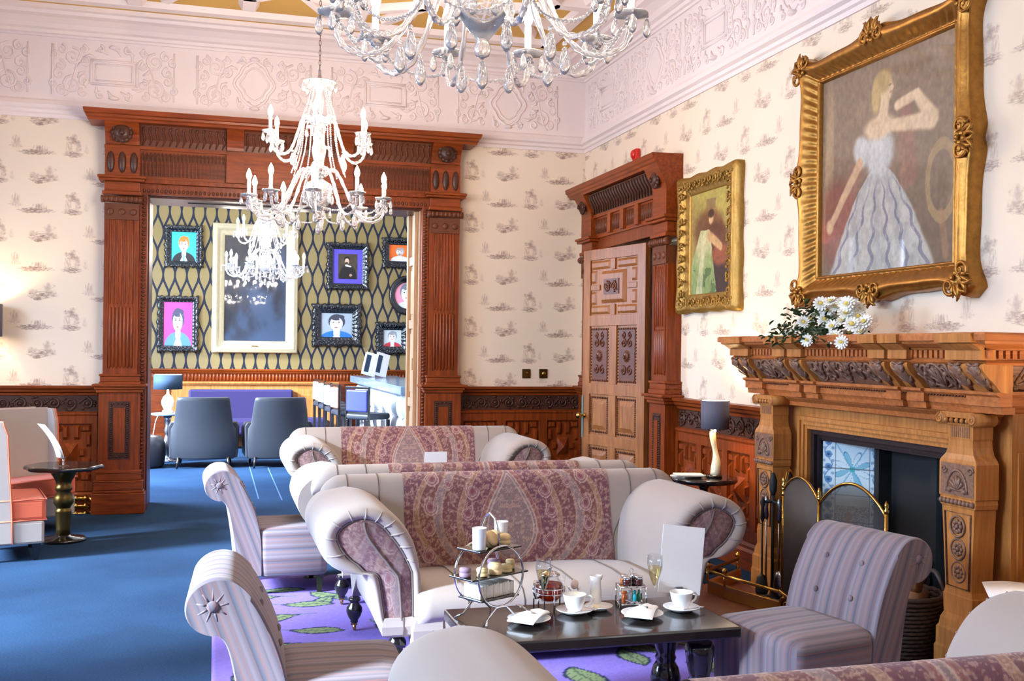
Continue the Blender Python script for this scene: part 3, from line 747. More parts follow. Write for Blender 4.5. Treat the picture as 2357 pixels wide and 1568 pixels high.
def paisley(u, v):
    """u: metres from the middle, v: metres up from the seat"""
    du = np.abs(u); t = np.clip((v-.02)/.52, 0, 1)
    w = .125*np.sin(PI*t**.75)**1.1*(1-.25*t)+.012
    b = du-w                                               # distance outside the medallion
    bb = b+.035*np.sin(v*9+.6)*np.clip(b*4, 0, 1)
    col = np.ones(u.shape+(3,))*np.array((122, 76, 76))/255.
    bands = [(.022, (140,92,88)), (.11, (112,70,80)), (.135, (150,112,94)), (.205, (116,76,76)), (.245, (140,118,118)), (.31, (122,78,74)), (.335, (152,114,92)), (.41, (114,74,82)), (.45, (136,106,104)), (.8, (124,80,76))]
    prev = 0
    for e, c in bands:
        m = ((bb >= prev) & (bb < e)).astype(float); col = mixn(col, c, m); prev = e
    col = mixn(col, (136,112,112), (b < 0).astype(float))
    d1, r1 = cells(du, v, .021, 3); d2, r2 = cells(du, v, .011, 9); d3, r3 = cells(du, v, .05, 5)
    fl = (d1 < .30) & (r1 > .25); ring = (d1 > .34) & (d1 < .44) & (r1 > .55)
    col = mixn(col, (188,154,142), .6*(fl & (d1 < .2)).astype(float)); col = mixn(col, (182,138,104), .6*(fl & (d1 >= .2) & (r1 > .6)).astype(float)); col = mixn(col, (190,164,152), .6*ring.astype(float))
    col = mixn(col, (96,56,60), .28*((d2 < .3) & (r2 > .6)).astype(float)); col = mixn(col, (196,174,156), .4*((d2 < .26) & (r2 < .2)).astype(float))
    # curling vines
    f = np.sin(du*95+4*np.sin(v*26))+np.sin(v*80+5*np.sin(du*34+1.3))
    col = mixn(col, (196,164,146), .62*np.clip(1-np.abs(f)/.22, 0, 1)*(b > .02))
    # tear-drop paisley motifs in two columns
    for (cx, cy_, s, fl_) in ((.175, .42, .034, 1), (.20, .30, .030, -1), (.185, .14, .036, 1), (.37, .34, .034, 1), (.38, .22, .028, -1), (.36, .50, .034, -1), (.385, .08, .032, 1), (.19, .54, .032, 1), (.285, .46, .022, 1), (.28, .2, .022, -1)):
        x = (du-cx); y = (v-cy_)*1.0; y2 = y/s; x2 = (x-fl_*.35*s*np.clip(y2, 0, 2)**2)/s
        rr = np.hypot(x2*(1+.55*np.clip(y2, 0, 3)), y2*.72)
        col = mixn(col, (138,96,100), .8*(rr < .95).astype(float)); col = mixn(col, (200,174,162), .75*((np.abs(rr-.95) < .07) | (np.abs(rr-.62) < .05)).astype(float)); col = mixn(col, (120,60,66), .7*(rr < .3).astype(float))
    # outlines
    for e in (0, -.016): col = mixn(col, (208,186,172), .85*np.clip(1-np.abs(b-e)/.0042, 0, 1))
    for e in (.022, .11, .135, .205, .245, .31, .335, .41, .45): col = mixn(col, (200,168,146), .7*np.clip(1-np.abs(bb-e)/.003, 0, 1))
    return col

# ------------------------------------------------------------------ roll-arm sofa (front towards -y)
def resample(P, n):
    P = [Vector(p) for p in P]; L = [0]
    for a, b in zip(P, P[1:]): L.append(L[-1]+(b-a).length)
    out = []; k = 0
    for i in range(n):
        s = L[-1]*i/(n-1)
        while k < len(P)-2 and L[k+1] < s: k += 1
        out.append(P[k].lerp(P[k+1], (s-L[k])/max(L[k+1]-L[k], 1e-9)))
    return out
def smoothpoly(P, it=2):
    P = [Vector(p) for p in P]
    for _ in range(it):
        Q = [P[0]]
        for a, b in zip(P, P[1:]): Q += [a.lerp(b, .25), a.lerp(b, .75)]
        Q.append(P[-1]); P = Q
    return P
A_IN = smoothpoly([(.62,.17),(.622,.38),(.635,.52),(.67,.63),(.74,.725),(.83,.778),(.92,.79)])
A_OUT = smoothpoly([(.80,.17),(.84,.22),(.865,.33),(.885,.42),(.91,.465),(.965,.465),(1.04,.48),(1.10,.535),(1.13,.62),(1.105,.71),(1.03,.77),(.92,.79)])
BACK = smoothpoly([(.16,.34),(.185,.45),(.22,.58),(.25,.69),(.265,.77),(.295,.82),(.345,.846),(.395,.842),(.44,.81),(.458,.75),(.44,.69),(.40,.65),(.385,.60),(.38,.40),(.37,.17)])
def arm_rows(n=38):
    a = resample(A_IN, n); b = resample(A_OUT, n); loop = a+list(reversed(b))[1:]
    return a, b, loop
def spine(p):      # point each outline point shrinks towards
    x, z = p
    if z > .48: k = min(1, (z-.48)/.18); return Vector((.79+.13*k, .55+.07*k))
    return Vector((.745, z))
def make_sofa(label):
    S = thing('roll_arm_sofa', label, 'sofa', group='grey and paisley sofas')
    a, b, loop = arm_rows()
    for sg in (-1, 1):
        m = MB(); rows = []
        for y, k in ((.36, 0), (.2, 0), (0, 0), (-.2, 0), (-.33, 0), (-.37, .004), (-.40, .018), (-.425, .045), (-.442, .09), (-.452, .15), (-.456, .22), (-.452, .29), (-.44, .36), (-.42, .42)):
            rows.append([(sg*(p+(spine(p)-p)*k).x, y, (p+(spine(p)-p)*k).y) for p in loop])
        m.grid(rows, True, False, True, True, False)
        # gathers round the scroll
        for i in range(16, 56, 4):
            p = loop[i]; s = spine(p); q = [(p+(s-p)*k) for k in (.06, .16, .28, .40)]
            m.tube([(sg*c.x, y-.002, c.y) for c, y in zip(q, (-.435, -.450, -.455, -.434))], [.0025, .004, .005, .003], 5)
        arm = m.build('arm', M['linen'], S)
        # paisley front panel
        n = 110; A = resample([p+(spine(p)-p)*.40 for p in a], n); B = resample([p+(spine(p)-p)*.40 for p in b], n); NC = 64
        P = np.zeros((n, NC, 3)); Uc = np.zeros((n, NC)); Vc = np.zeros((n, NC))
        for i in range(n):
            for j in range(NC):
                t = j/(NC-1); c = A[i].lerp(B[i], t); P[i, j] = (sg*c.x, -.425-.022*math.sin(PI*t)**.6, c.y); Uc[i, j] = c.x-.56; Vc[i, j] = c.y-.1
        colr = paisley(Uc+.14, Vc)
        colr = mixn(colr, (130,114,118), np.full(Uc.shape, .40))
        grid_np('arm_front_panel', P, colr, M['paisley'], arm)
        m = MB(); mid = [A[i].lerp(B[i], .42) for i in range(0, n-8, 5)]
        m.tube([(sg*c.x, -.45, c.y) for c in mid], .006, 6)
        m.tube([(sg*p.x, -.436, p.y) for p in A]+[(sg*p.x, -.436, p.y) for p in reversed(B)][1:], .005, 6); m.build('piping', M['seam'], arm)
    # back
    P = resample(BACK, 60); L = sum((q-p).length for p, q in zip(P, P[1:]))
    def bx(t, z):        # outline narrows towards the floor; rounded top corners
        return t*(.86+.19*sm(np.array(z), .45, .74))
    def bpt(p, t):
        e = max(0, (abs(t)-.86)/.14); z = p.y; y = p.x
        sh = 1-(1-math.sqrt(max(0, 1-e**2.2)))*.75
        if z > .66: z = .66+(z-.66)*sh; y = .36+(y-.36)*(.55+.45*sh)
        return (float(bx(t, p.y)), y, z)
    m = MB(); ts = [-1, -.995, -.98, -.96, -.93, -.90, -.86, -.8, -.7, -.6]+[x/10 for x in range(-5, 6)]+[.6, .7, .8, .86, .90, .93, .96, .98, .995, 1]
    m.grid([[bpt(p, t) for p in P] for t in ts], True, False, True, True, True); m.cur = 1
    for x in (-.86, -.70, .70, .86):
        m.tube([(bpt(p, x)[0], bpt(p, x)[1], bpt(p, x)[2]) for p in P[:56]], .004, 5)
    back = m.build('backrest', [M['linen'], M['seam']], S)
    NU, NV = 260, 230; PP = resample(BACK, NV)
    G = np.zeros((NV, NU, 3)); us = np.linspace(-.6, .6, NU); VV = np.zeros((NV, NU)); UU = np.zeros((NV, NU)); s = 0
    for i in range(NV):
        p = PP[i]; q = PP[min(i+1, NV-1)]; o = PP[max(i-1, 0)]; tt = (q-o).normalized(); nn = Vector((-tt.y, tt.x))
        if i: s += (p-o).length if i == NV-1 else (p-PP[i-1]).length
        c = p+nn*.004
        G[i, :, 0] = us*.998; G[i, :, 1] = c.x; G[i, :, 2] = c.y; VV[i] = s; UU[i] = us
    VV = np.where(VV > .62, 1.24-VV, VV)
    grid_np('paisley_panel', G, paisley(UU*.82, VV), M['paisley'], back)
    # seat and base
    m = MB(); rows = []
    for y, z in ((.20, .30), (.20, .355), (.0, .385), (-.25, .392), (-.42, .385), (-.50, .365), (-.535, .33), (-.54, .28), (-.52, .245)):
        hw = .66 if y < -.44 else .625
        rows.append([(x*hw, y, z-.012*max(0, abs(x)-.7)/.3) for x in (-1, -.9, -.6, -.3, 0, .3, .6, .9, 1)])
    rows.append([(x, -.40, .24) for x in (-.66, -.6, -.4, -.2, 0, .2, .4, .6, .66)]); rows.append([(x, .20, .24) for x in (-.62, -.56, -.37, -.2, 0, .2, .37, .56, .62)])
    m.grid(rows, False, True, True); m.add(rows and [r[0] for r in rows], [tuple(range(len(rows)))]); m.add([r[-1] for r in rows], [tuple(range(len(rows)-1, -1, -1))])
    m.cur = 1
    for x in (-.42, -.14, .14, .42): m.tube([(x, y, z+.001) for y, z in ((.20, .357), (.0, .387), (-.25, .394), (-.42, .387), (-.50, .367), (-.536, .33), (-.541, .28))], .003, 5)
    seat = m.build('seat', [M['linen'], M['seam']], S)
    m = MB(); rows = []
    for z, g in ((.155, -.02), (.17, 0), (.21, .004), (.25, -.01)):
        rows.append([(-.82-g, -.46-g, z), (.82+g, -.46-g, z), (.80+g, .38+g, z), (-.80-g, .38+g, z)])
    m.grid(rows, True, False, False, True, True)
    rows = []
    for z, g in ((.085, -.012), (.10, 0), (.2, .004), (.25, -.01)): rows.append([(-.68-g, -.525-g, z), (.68+g, -.525-g, z), (.68+g, -.40, z), (-.68-g, -.40, z)])
    m.grid(rows, True, False, False, True, True)
    m.cur = 1
    for x in [k*.18-.72 for k in range(9)]: m.tube([(x, -.527 if abs(x) < .68 else -.462, .10 if abs(x) < .68 else .16), (x, -.531 if abs(x) < .68 else -.466, .2), (x, -.516 if abs(x) < .68 else -.452, .25)], .0035, 5)
    base = m.build('base_rail', [M['linen'], M['seam']], S)
    for x in (-.70, .70):
        for y in (-.38, .31):
            x2 = x*1.22 if y > 0 else x*1.05
            m = MB(); m.lathe([(.03, .18), (.036, .165), (.024, .155), (.026, .148), (.042, .125), (.045, .105), (.034, .075), (.02, .055), (.022, .048), (.018, .04)], 16, (x2, y, 0))
            lg = m.build('leg', M['black'], S)
            m = MB(); m.lathe([(.016, .052), (.018, .03), (.008, .026)], 12, (x2, y, 0)); m.lathe([(.001,-.008),(.016,-.008),(.019,0),(.016,.008),(.001,.008)], 14, (0,0,0), T(x2, y-.006, .0195)@RY(90)); m.build('caster', M['brass'], lg)
    return S
sofa1 = make_sofa('grey roll arm sofa with paisley back, behind the laid tea table')
sofa1.location = (1.60, 5.40, .009)
dup(sofa1, (1.60, 6.60, .009), 180, 'grey and paisley sofa turned away, back to back behind the sofa at the tea table')
dup(sofa1, (1.67, 8.95, 0), 0, 'farthest grey and paisley sofa, facing us near the wainscot beside the doorway')
dup(sofa1, (1.57, 2.37, .009), 180, 'nearest grey and paisley sofa seen from behind, cut off by the lower edge')

# ------------------------------------------------------------------ striped scroll-back chairs
def stripes(name, axis, dk=.80):
    m, nt, b = _mat(name); co = objco(nt); sep = N(nt, 'ShaderNodeSeparateXYZ'); nt.links.new(co, sep.inputs[0])
    x = sep.outputs[axis]
    if axis == 1: x = mth(nt, 'ADD', x, mth(nt, 'MULTIPLY', sep.outputs[2], -.38))
    t = mth(nt, 'MODULO', mth(nt, 'ADD', x, 4), .155); t = mth(nt, 'DIVIDE', t, .155)
    r = N(nt, 'ShaderNodeValToRGB'); nt.links.new(t, r.inputs[0]); cr = r.color_ramp; cr.interpolation = 'LINEAR'
    st = [(0,(160,142,148)),(.05,(166,146,150)),(.07,(188,132,126)),(.09,(154,136,142)),(.17,(132,124,136)),(.21,(112,110,122)),(.23,(178,122,116)),(.25,(130,118,128)),(.31,(150,138,148)),(.38,(172,156,162)),(.42,(166,150,156)),(.44,(134,132,146)),(.47,(160,144,150)),(.54,(168,150,156)),(.58,(182,140,134)),(.60,(156,142,150)),(.66,(128,128,144)),(.70,(112,112,126)),(.73,(158,128,130)),(.76,(146,134,144)),(.84,(170,154,160)),(.90,(150,138,146)),(.93,(178,132,128)),(.95,(150,136,144)),(1,(160,142,148))]
    cr.elements[0].position = 0; cr.elements[0].color = lin(*[q*dk for q in st[0][1]]); cr.elements[1].position = 1; cr.elements[1].color = lin(*[q*dk for q in st[-1][1]])
    for p, c in st[1:-1]: e = cr.elements.new(p); e.color = lin(*[q*dk for q in c])
    nt.links.new(r.outputs[0], b.inputs['Base Color']); b.inputs['Roughness'].default_value = .85; b.inputs['Specular IOR Level'].default_value = .2; b.inputs['Sheen Weight'].default_value = .15
    bump(nt, b, noise(nt, co, 450, 1), .3, .001); return m
M['strX'] = stripes('striped_cloth', 0); M['strY'] = stripes('striped_cloth_side', 1, .80); M['strZ'] = stripes('striped_cloth_seat_side', 2, .80)
def make_chair(label):
    S = thing('scroll_back_chair', label, 'chair', group='striped scroll back chairs')
    prof = smoothpoly([(.055,.13),(.055,.30),(.07,.42),(.10,.54),(.14,.64),(.175,.71),(.215,.77),(.26,.806),(.315,.812),(.365,.79),(.40,.745),(.405,.69),(.385,.645),(.345,.62),(.305,.612),(.275,.585),(.255,.52),(.235,.40),(.215,.26),(.205,.13)], 2); prof = [Vector((p.x, p.y if p.y < .42 else .42+(p.y-.42)*.93)) for p in prof]
    m = MB(); W = .26
    rows = []
    for x, k in ((-W, .006), (-W+.004, .002), (-W+.012, 0), (0, 0), (W-.012, 0), (W-.004, .002), (W, .006)):
        c = Vector((.2, .5)); rows.append([(x, p.x+(-k if p.x > .2 else k), p.y+(-k if p.y > .6 else 0)) for p in prof])
    n = len(prof); m.grid(rows, True, False, True)
    m.cur = 1
    m.add(rows[0], [tuple(range(n))]); m.add(rows[-1], [tuple(range(n-1, -1, -1))]); m.cur = 0
    bk = m.build('backrest', [M['strX'], M['strY']], S)
    for s in (-1, 1):
        m = MB(); m.ball((s*(W+.001), .315, .692), (.008, .019, .019), 12, 8)
        for k in range(9):
            a = 2*PI*k/9+.2; m.tube([(s*(W-.004), .315+q*math.cos(a), .692+q*math.sin(a)) for q in (.018, .032, .060)], [.0055, .0058, .0042], 6)
        m.build('scroll_rosette', M['strY'], bk)
    for x in (-.1, .1):
        for z, y in ((.66, .158), (.52, .094)):
            m = MB(); m.ball((x, y, z), (.014, .008, .014), 10, 6); m.build('button', M['strX'], bk)
    m = MB(); rows = []
    def rr(hx, y0, y1, r, z, n=5):
        q = []
        for cx, cy_, a0 in ((hx-r, y1-r, 0), (-hx+r, y1-r, 90), (-hx+r, y0+r, 180), (hx-r, y0+r, 270)):
            for i in range(n): a = math.radians(a0+90*i/(n-1)); q.append((cx+r*math.cos(a), cy_+r*math.sin(a), z))
        return q
    for hx, y0, y1, z in ((.25, -.335, .06, .115), (.262, -.348, .07, .13), (.264, -.35, .08, .25), (.264, -.35, .08, .37), (.258, -.345, .08, .40), (.24, -.328, .08, .418), (.18, -.26, .07, .43), (.05, -.12, .02, .434)):
        rows.append(rr(hx, y0, y1, .05 if z < .42 else .04, z))
    m.grid(rows, True, False, True, True, True); so = m.build('seat', [M['strX'], M['strZ']], S)
    for p in so.data.polygons:
        if abs(p.normal.x) > .72: p.material_index = 1
    for x in (-.21, .21):
        for y in (-.30, .16):
            m = MB(); m.frus((x-.014, x+.014, y-.014, y+.014), (x-.024, x+.024, y-.024, y+.024), 0, .13); m.build('leg', M['blackw'], S)
    return S
ch = make_chair('striped scroll back chair, nearest one, at the left end of the tea table'); ch.location = (.325, 3.78, .009); ch.rotation_euler = (0, 0, math.radians(88))
dup(ch, (.34, 6.86, .009), 92, 'striped scroll back chair on the far edge of the purple rug')
dup(ch, (2.445, 3.88, .009), -78, 'striped scroll back chair with buttoned back by the fender')

# ------------------------------------------------------------------ taupe and coral slipper chairs
def make_slipper(label):
    S = thing('slipper_chair', label, 'chair', group='taupe and coral slipper chairs')
    def bp(z): return .02*math.sin(z*2)+.05*max(0, z-.4)
    m = MB(); rows = []
    for z in (.11, .3, .45, .7, .9, .975, 1.0):
        k = .012 if z == 1.0 else 0; rows.append([(-.30+k, -.065+bp(z)+k, z), (.30-k, -.065+bp(z)+k, z), (.30-k, .085+bp(z)-k, z), (-.30+k, .085+bp(z)-k, z)])
    m.grid(rows, True, False, False, True, True); bk = m.build('backrest', M['orange'], S, .012)
    for y0, y1, nm in ((-.078, -.06, 'inside_back'), (.08, .098, 'outside_back')):
        m = MB(); rows = []
        for z in (.13, .3, .45, .7, .9, .985, 1.008):
            rows.append([(-.285, y0+bp(z), z), (.285, y0+bp(z), z), (.285, y1+bp(z), z), (-.285, y1+bp(z), z)])
        m.grid(rows, True, False, False, True, True); m.build(nm, M['greycl'], bk, .006)
    for sx in (-1, 1):
        m = MB(); rows = []
        for z in (.13, .3, .45, .7, .9, .97, 1.0):
            k = .10*(1-max(0, z-.9)*3); x0, x1 = sorted((sx*.275, sx*.312)); rows.append([(x0, -.06-k+bp(z), z), (x1, -.06-k+bp(z), z), (x1, .08+bp(z), z), (x0, .08+bp(z), z)])
        m.grid(rows, True, False, False, True, True); wg = m.build('wing', M['greycl'], bk, .008)
        m = MB(); m.tube([(sx*.313, -.16+bp(z)+.10*max(0, z-.9)*3, z) for z in (.13, .3, .45, .7, .9, .97, 1.0)], .006, 6); m.build('piping', M['orange'], wg)
    m = MB(); m.box(-.31, .31, -.36, -.06, .12, .285); m.build('seat_base', M['greycl'], S, .02)
    m = MB(); m.box(-.31, .31, -.37, -.055, .285, .445); cu = m.build('cushion', M['orange'], S, .03, 3)
    m = MB()
    for z in (.292, .438): m.tube([(-.312, -.372, z), (.312, -.372, z), (.312, -.06, z), (-.312, -.06, z)], .005, 6, True)
    m.build('piping', M['orange'], cu)
    for x in (-.26, .26):
        for y in (-.31, .05):
            m = MB(); m.frus((x-.014, x+.014, y-.014, y+.014), (x-.03, x+.03, y-.03, y+.03), 0, .12); m.build('leg', M['blackw'], S)
    return S
sl = make_slipper('taupe and coral slipper chair at the left edge, in front of the pedestal table'); sl.location = (-1.58, 8.32, 0); sl.rotation_euler = (0, 0, math.radians(103))
dup(sl, (-1.59, 9.50, 0), 45, 'taupe and coral slipper chair against the wainscot, lit yellow by the lamp')

# ------------------------------------------------------------------ tables
def make_coffee(label, cx, cy_, hx, hy, zb, z=.45):
    z -= zb
    S = thing('coffee_table', label, 'table', (cx, cy_, zb), 0, 'black coffee tables')
    m = MB(); m.box(-hx, hx, -hy, hy, z-.045, z); m.build('table_top', M['blackw'], S, .008)
    m = MB(); m.box(-hx+.12, hx-.12, -hy+.10, hy-.10, z-.07, z-.045); m.build('apron', M['blackw'], S, .004)
    for x in (-hx+.13, hx-.13):
        for y in (-hy+.11, hy-.11):
            m = MB(); m.lathe([(.05, 0), (.058, .02), (.05, .05), (.062, .075), (.068, .12), (.055, .165), (.04, .19), (.047, .205), (.04, .22), (.05, .26), (.058, .31), (.06, z-.10), (.05, z-.08)], 20, (x, y, 0)); m.build('leg', M['black'], S)
    return S
make_coffee('low black coffee table laid for afternoon tea', 1.49, 4.04, .55, .275, .009)
make_coffee('black coffee table hidden between the two farther sofas', 1.62, 7.76, .55, .275, 0)
# card standing on the hidden table
o = thing('menu_card', 'white card showing just above the back of the second sofa', 'menu card', (at(1003, 1060, Y=7.74).x, 7.74, .45))
m = MB(); m.box(-.085, .085, -.004, .004, .03, .32); m.build('card', M['paper'], o)
m = MB(); m.box(-.05, .05, -.03, .03, 0, .012); m.box(-.03, .03, -.008, .008, .012, .05); m.build('card_holder', M['chrome'], o)
# pedestal table by the slipper chairs
o = thing('pedestal_table', 'small round dark pedestal table between the two coral chairs', 'side table', (-1.135, 8.87, 0))
m = MB(); pts = [(.285*(1+.035*math.cos(8*a))*math.cos(a), .285*(1+.035*math.cos(8*a))*math.sin(a)) for a in [2*PI*k/64 for k in range(64)]]
m.grid([[(x*k, y*k, z) for x, y in pts] for k, z in ((.93, .565), (1, .572), (1, .59), (.96, .60))], True, False, True, True, True); m.build('table_top', M['blackw'], o)
m = MB(); m.lathe([(.12, .565), (.10, .545), (.075, .50), (.06, .47), (.055, .44), (.062, .43), (.062, .40), (.05, .39), (.072, .35), (.075, .30), (.055, .27), (.052, .255), (.062, .245), (.06, .23), (.052, .10), (.055, .05)], 28); m.build('pedestal', M['brassd'], o)
m = MB(); m.lathe([(.17, 0), (.17, .018), (.16, .028), (.06, .04), (.05, .06)], 36); m.build('base', M['blackw'], o)
o = thing('menu_holder', 'white menu card in a holder on the pedestal table', 'menu card', (-1.135, 8.82, .60), 118)
m = MB(); m.box(-.05, .05, -.03, .03, 0, .008); m.tube([(0, 0, .008), (0, 0, .06)], .008, 8); m.box(-.02, .02, -.012, .012, .05, .075); m.build('holder', M['chrome'], o)
m = MB(); rows = [[(-.075, .02+.10*t*t+.05*t-.001, .06+.27*t), (.075, .02+.10*t*t+.05*t-.001, .06+.27*t), (.075, .024+.10*t*t+.05*t, .06+.27*t), (-.075, .024+.10*t*t+.05*t, .06+.27*t)] for t in [k/8 for k in range(9)]]
m.grid(rows, True, False, True, True, True); m.build('card', M['paper'], o)
# lamp table by the fireplace
LT = (3.35, 6.76)
o = thing('lamp_table', 'round black side table carrying the lamp and newspapers', 'side table', (LT[0], LT[1], 0))
m = MB(); m.lathe([(.225, .625), (.235, .635), (.235, .65), (.228, .66)], 40); m.build('table_top', M['black'], o)
m = MB(); m.lathe([(.06, .625), (.03, .58), (.025, .3), (.035, .1), (.05, .04)], 20); m.build('pedestal', M['black'], o)
m = MB(); m.lathe([(.15, 0), (.15, .015), (.05, .045), (.03, .05)], 30); m.build('base', M['black'], o)
for k, (dx, dy, rz, lab, nm, mm) in enumerate(((-.10, .05, 20, 'folded newspaper at the bottom of the pile on the lamp table', 'newspaper', .22), (-.12, -.0, -14, 'folded newspaper lying on top of the pile on the lamp table', 'newspaper', .2))):
    q = thing(nm, lab, 'newspaper', (LT[0]+dx, LT[1]+dy, .6605+.0125*k), rz, 'newspapers on the lamp table')
    m = MB(); m.box(-mm*.5, mm*.5, -.07, .07, 0, .012); m.build('folded_sheet', plain('newsprint', lin(226,220,208), .9, var=.12, scale=60), q, .003)
def make_lamp(name, label, loc, base, shade_r, shade_z0, shade_z1, smat, energy, col=(1, .78, .45)):
    q = thing(name, label, 'lamp', loc)
    base(q)
    m = MB(); m.lathe([(shade_r, shade_z0), (shade_r, shade_z1)], 40, caps=False); sh = m.build('lamp_shade', smat, q)
    md = sh.modifiers.new('Solid', 'SOLIDIFY'); md.thickness = .004; md.offset = -1
    m = MB(); m.lathe([(shade_r-.006, shade_z0+.002), (shade_r-.006, shade_z1-.002)], 40, caps=False); m.build('shade_lining', M['shadein'], q)
    zc = (shade_z0+shade_z1)/2
    m = MB(); m.ball((0, 0, zc), (.025, .025, .034), 12, 8); m.tube([(0,0,shade_z0-.02), (0,0,zc-.03)], .009, 8); m.build('bulb', M['bulb'], q)
    l = bpy.data.lights.new('lamp_light', 'POINT'); l.energy = energy; l.color = col; l.shadow_soft_size = .03
    lo = bpy.data.objects.new('lamp_light', l); COL.objects.link(lo); lo.location = (loc[0], loc[1], loc[2]+zc+.05)
    return q
def horn(q):
    m = MB(); m.lathe([(.055, 0), (.055, .015), (.03, .02)], 24); m.build('base', M['black'], q)
    m = MB(); P = [(.012*math.sin(t*5), -.01+.02*t, .015+.31*t) for t in [k/14 for k in range(15)]]; m.tube(P, [.034-.018*k/14+.006*math.sin(k*.6) for k in range(15)], 14)
    m.tube([(.0, .0, .31), (-.035, 0, .345)], [.014, .004], 8); m.build('horn_stem', M['shellw'], q)
    m = MB(); m.tube([(.01, .01, .29), (.0, .0, .40)], .006, 8); m.build('lamp_rod', M['brass'], q)
make_lamp('table_lamp', 'table lamp with grey drum shade and pearly stem beside the fireplace', (3.415, 6.73, .6605), horn, .100, .345, .545, M['shade'], 14)
make_lamp('table_lamp', 'table lamp on the round table beyond the right edge', (3.50, 3.26, .556), horn, .12, .345, .56, M['shade'], 16, (1, .80, .50))
def sconce(q):
    m = MB(); m.lathe([(.001,0),(.05,0),(.055,.012),(.03,.02),(.001,.022)], 20, (0,0,0), T(0, .165, -.16)@RX(90)); m.tube([(0,.15,-.16),(0,.05,-.17),(0,.0,-.12),(0,0,-.05)], .009, 8); m.build('wall_bracket', M['brassd'], q)
make_lamp('wall_lamp', 'wall lamp with dark drum shade at the left edge, its glow on the wallpaper', (-1.975, YW-.17, 1.76), sconce, .145, -.15, .14, M['shade'], 16, (1, .74, .38))
# table with magazine at the right edge
RT = (3.385, 3.47)
o = thing('round_table', 'dark round table at the right edge beside the mantelpiece', 'side table', (RT[0], RT[1], 0))
m = MB(); m.lathe([(.30, .515), (.32, .53), (.32, .545), (.315, .555)], 40); m.build('table_top', M['blackw'], o)
m = MB(); m.lathe([(.05, .515), (.03, .3), (.045, .05), (.16, .02), (.16, 0)], 24); m.build('pedestal', M['blackw'], o)
q = thing('magazine', 'pale magazine lying open on the table at the right edge', 'magazine', (RT[0]-.05, RT[1]+.10, .556), -35)
m = MB(); rows = [[(x, y, .004+.012*math.sin(PI*(abs(x)/.23))*.9) for y in (-.15, .15)] for x in [-.23+.023*k for k in range(21)]]
m.grid(rows, False, False, True); mo = m.build('pages', [M['paper']], q); md = mo.modifiers.new('S', 'SOLIDIFY'); md.thickness = .004; md.offset = -1
m = MB(); m.box(.03, .19, -.05, .1, .0165, .0168); m.build('printed_picture', plain('printed_photo', lin(150,140,122), .5, var=.4, scale=14), q)

# ------------------------------------------------------------------ the purple rug
def rugcol(X, Y):
    col = np.ones(X.shape+(3,))*np.array((118, 100, 172))/255.
    n = hashn(np.floor(X/.004), np.floor(Y/.004)); col = col*(1+(n[..., None]-.5)*.07)
    rnd = random.Random(4)
    leaves = []
    for k in range(46):
        px = rnd.uniform(.05, 2.65); py = rnd.uniform(1.2, 7.2); leaves.append((px, py, rnd.uniform(0, 2*PI), rnd.uniform(.13, .2)))
    leaves += [(.33, 6.05, .3, .17), (.55, 5.75, 2.8, .15), (.30, 5.45, .25, .18), (.5, 5.2, 3.4, .16), (.55, 6.35, 2.9, .16), (.25, 6.55, .1, .16), (.42, 6.75, 3.0, .15)]
    for px, py, a, L in leaves:
        x = (X-px)*math.cos(a)+(Y-py)*math.sin(a); y = -(X-px)*math.sin(a)+(Y-py)*math.cos(a)
        t = x/L; w = np.where(np.abs(t) < 1, .42*L*np.cos(t*PI/2)*(1-.25*t), 0); y = y-.12*L*np.sin(t*2); d = np.abs(y)
        ins = (np.abs(t) < 1) & (d < w)
        col = mixn(col, (112,124,88), ins.astype(float)); vein = (d < .006) | (np.abs(np.mod(t*4-d/L*3, 1)-.5) < .07)
        col = mixn(col, (58,70,62), .75*(ins & vein).astype(float)); col = mixn(col, (40,46,70), ((np.abs(d-w) < .009) & (np.abs(t) < 1)).astype(float))
        stem = (t > .95) & (t < 1.6) & (np.abs(y) < .007); col = mixn(col, (70,88,60), stem.astype(float))
    return col
xs = np.linspace(0, 2.72, 240); ys = np.linspace(1.2, 7.15, 500); X_, Y_ = np.meshgrid(xs, ys)
Z_ = np.full(X_.shape, .009); Z_[0] = Z_[-1] = .001; Z_[:, 0] = Z_[:, -1] = .001
o = grid_np('area_rug', np.stack([X_, Y_, Z_], -1), rugcol(X_, Y_), M['rug'])
tag(o, 'purple rug woven with outlined green leaves under the sofas', 'rug')
# ------------------------------------------------------------------ fireplace (local x runs towards the camera, wall at y=0)
FP = thing('fireplace', 'massive carved oak fireplace with tiled cheeks on the right wall', 'fireplace', (XW, 6.26, 0), -90)
def runs(mb, segs, prof, a, b): 
    """moulding along x that breaks forward by d over the given bays"""
    xs = []; x = a
    for s0, s1, d in segs:
        if s0 > x: xs.append((x, s0, 0))
        xs.append((s0, s1, d)); x = s1
    if x < b: xs.append((x, b, 0))
    for x0, x1, d in xs: mb.sweep([(o+(d if o > .01 else 0), z) for o, z in prof], x0, x1, 'x')
bays = [(.06, .30, .03), (.60, .74, .03), (.77, .92, .03), (1.56, 1.70, .03), (1.73, 1.88, .03), (2.16, 2.40, .03)]
def wrap(mb, prof, a, b):
    """moulding with mitred returns to the wall at both ends; a, b where out = 0 reference face .33"""
    rows = [[(a-(o-.33), 0, z) for o, z in prof], [(a-(o-.33), -o, z) for o, z in prof], [(b+(o-.33), -o, z) for o, z in prof], [(b+(o-.33), 0, z) for o, z in prof]]
    mb.grid(rows, True, False, False, True, True)
m = MB(); wrap(m, [(0,1.60),(.50,1.60),(.505,1.612),(.52,1.615),(.52,1.64),(.515,1.65),(0,1.655)], .16, 2.28)
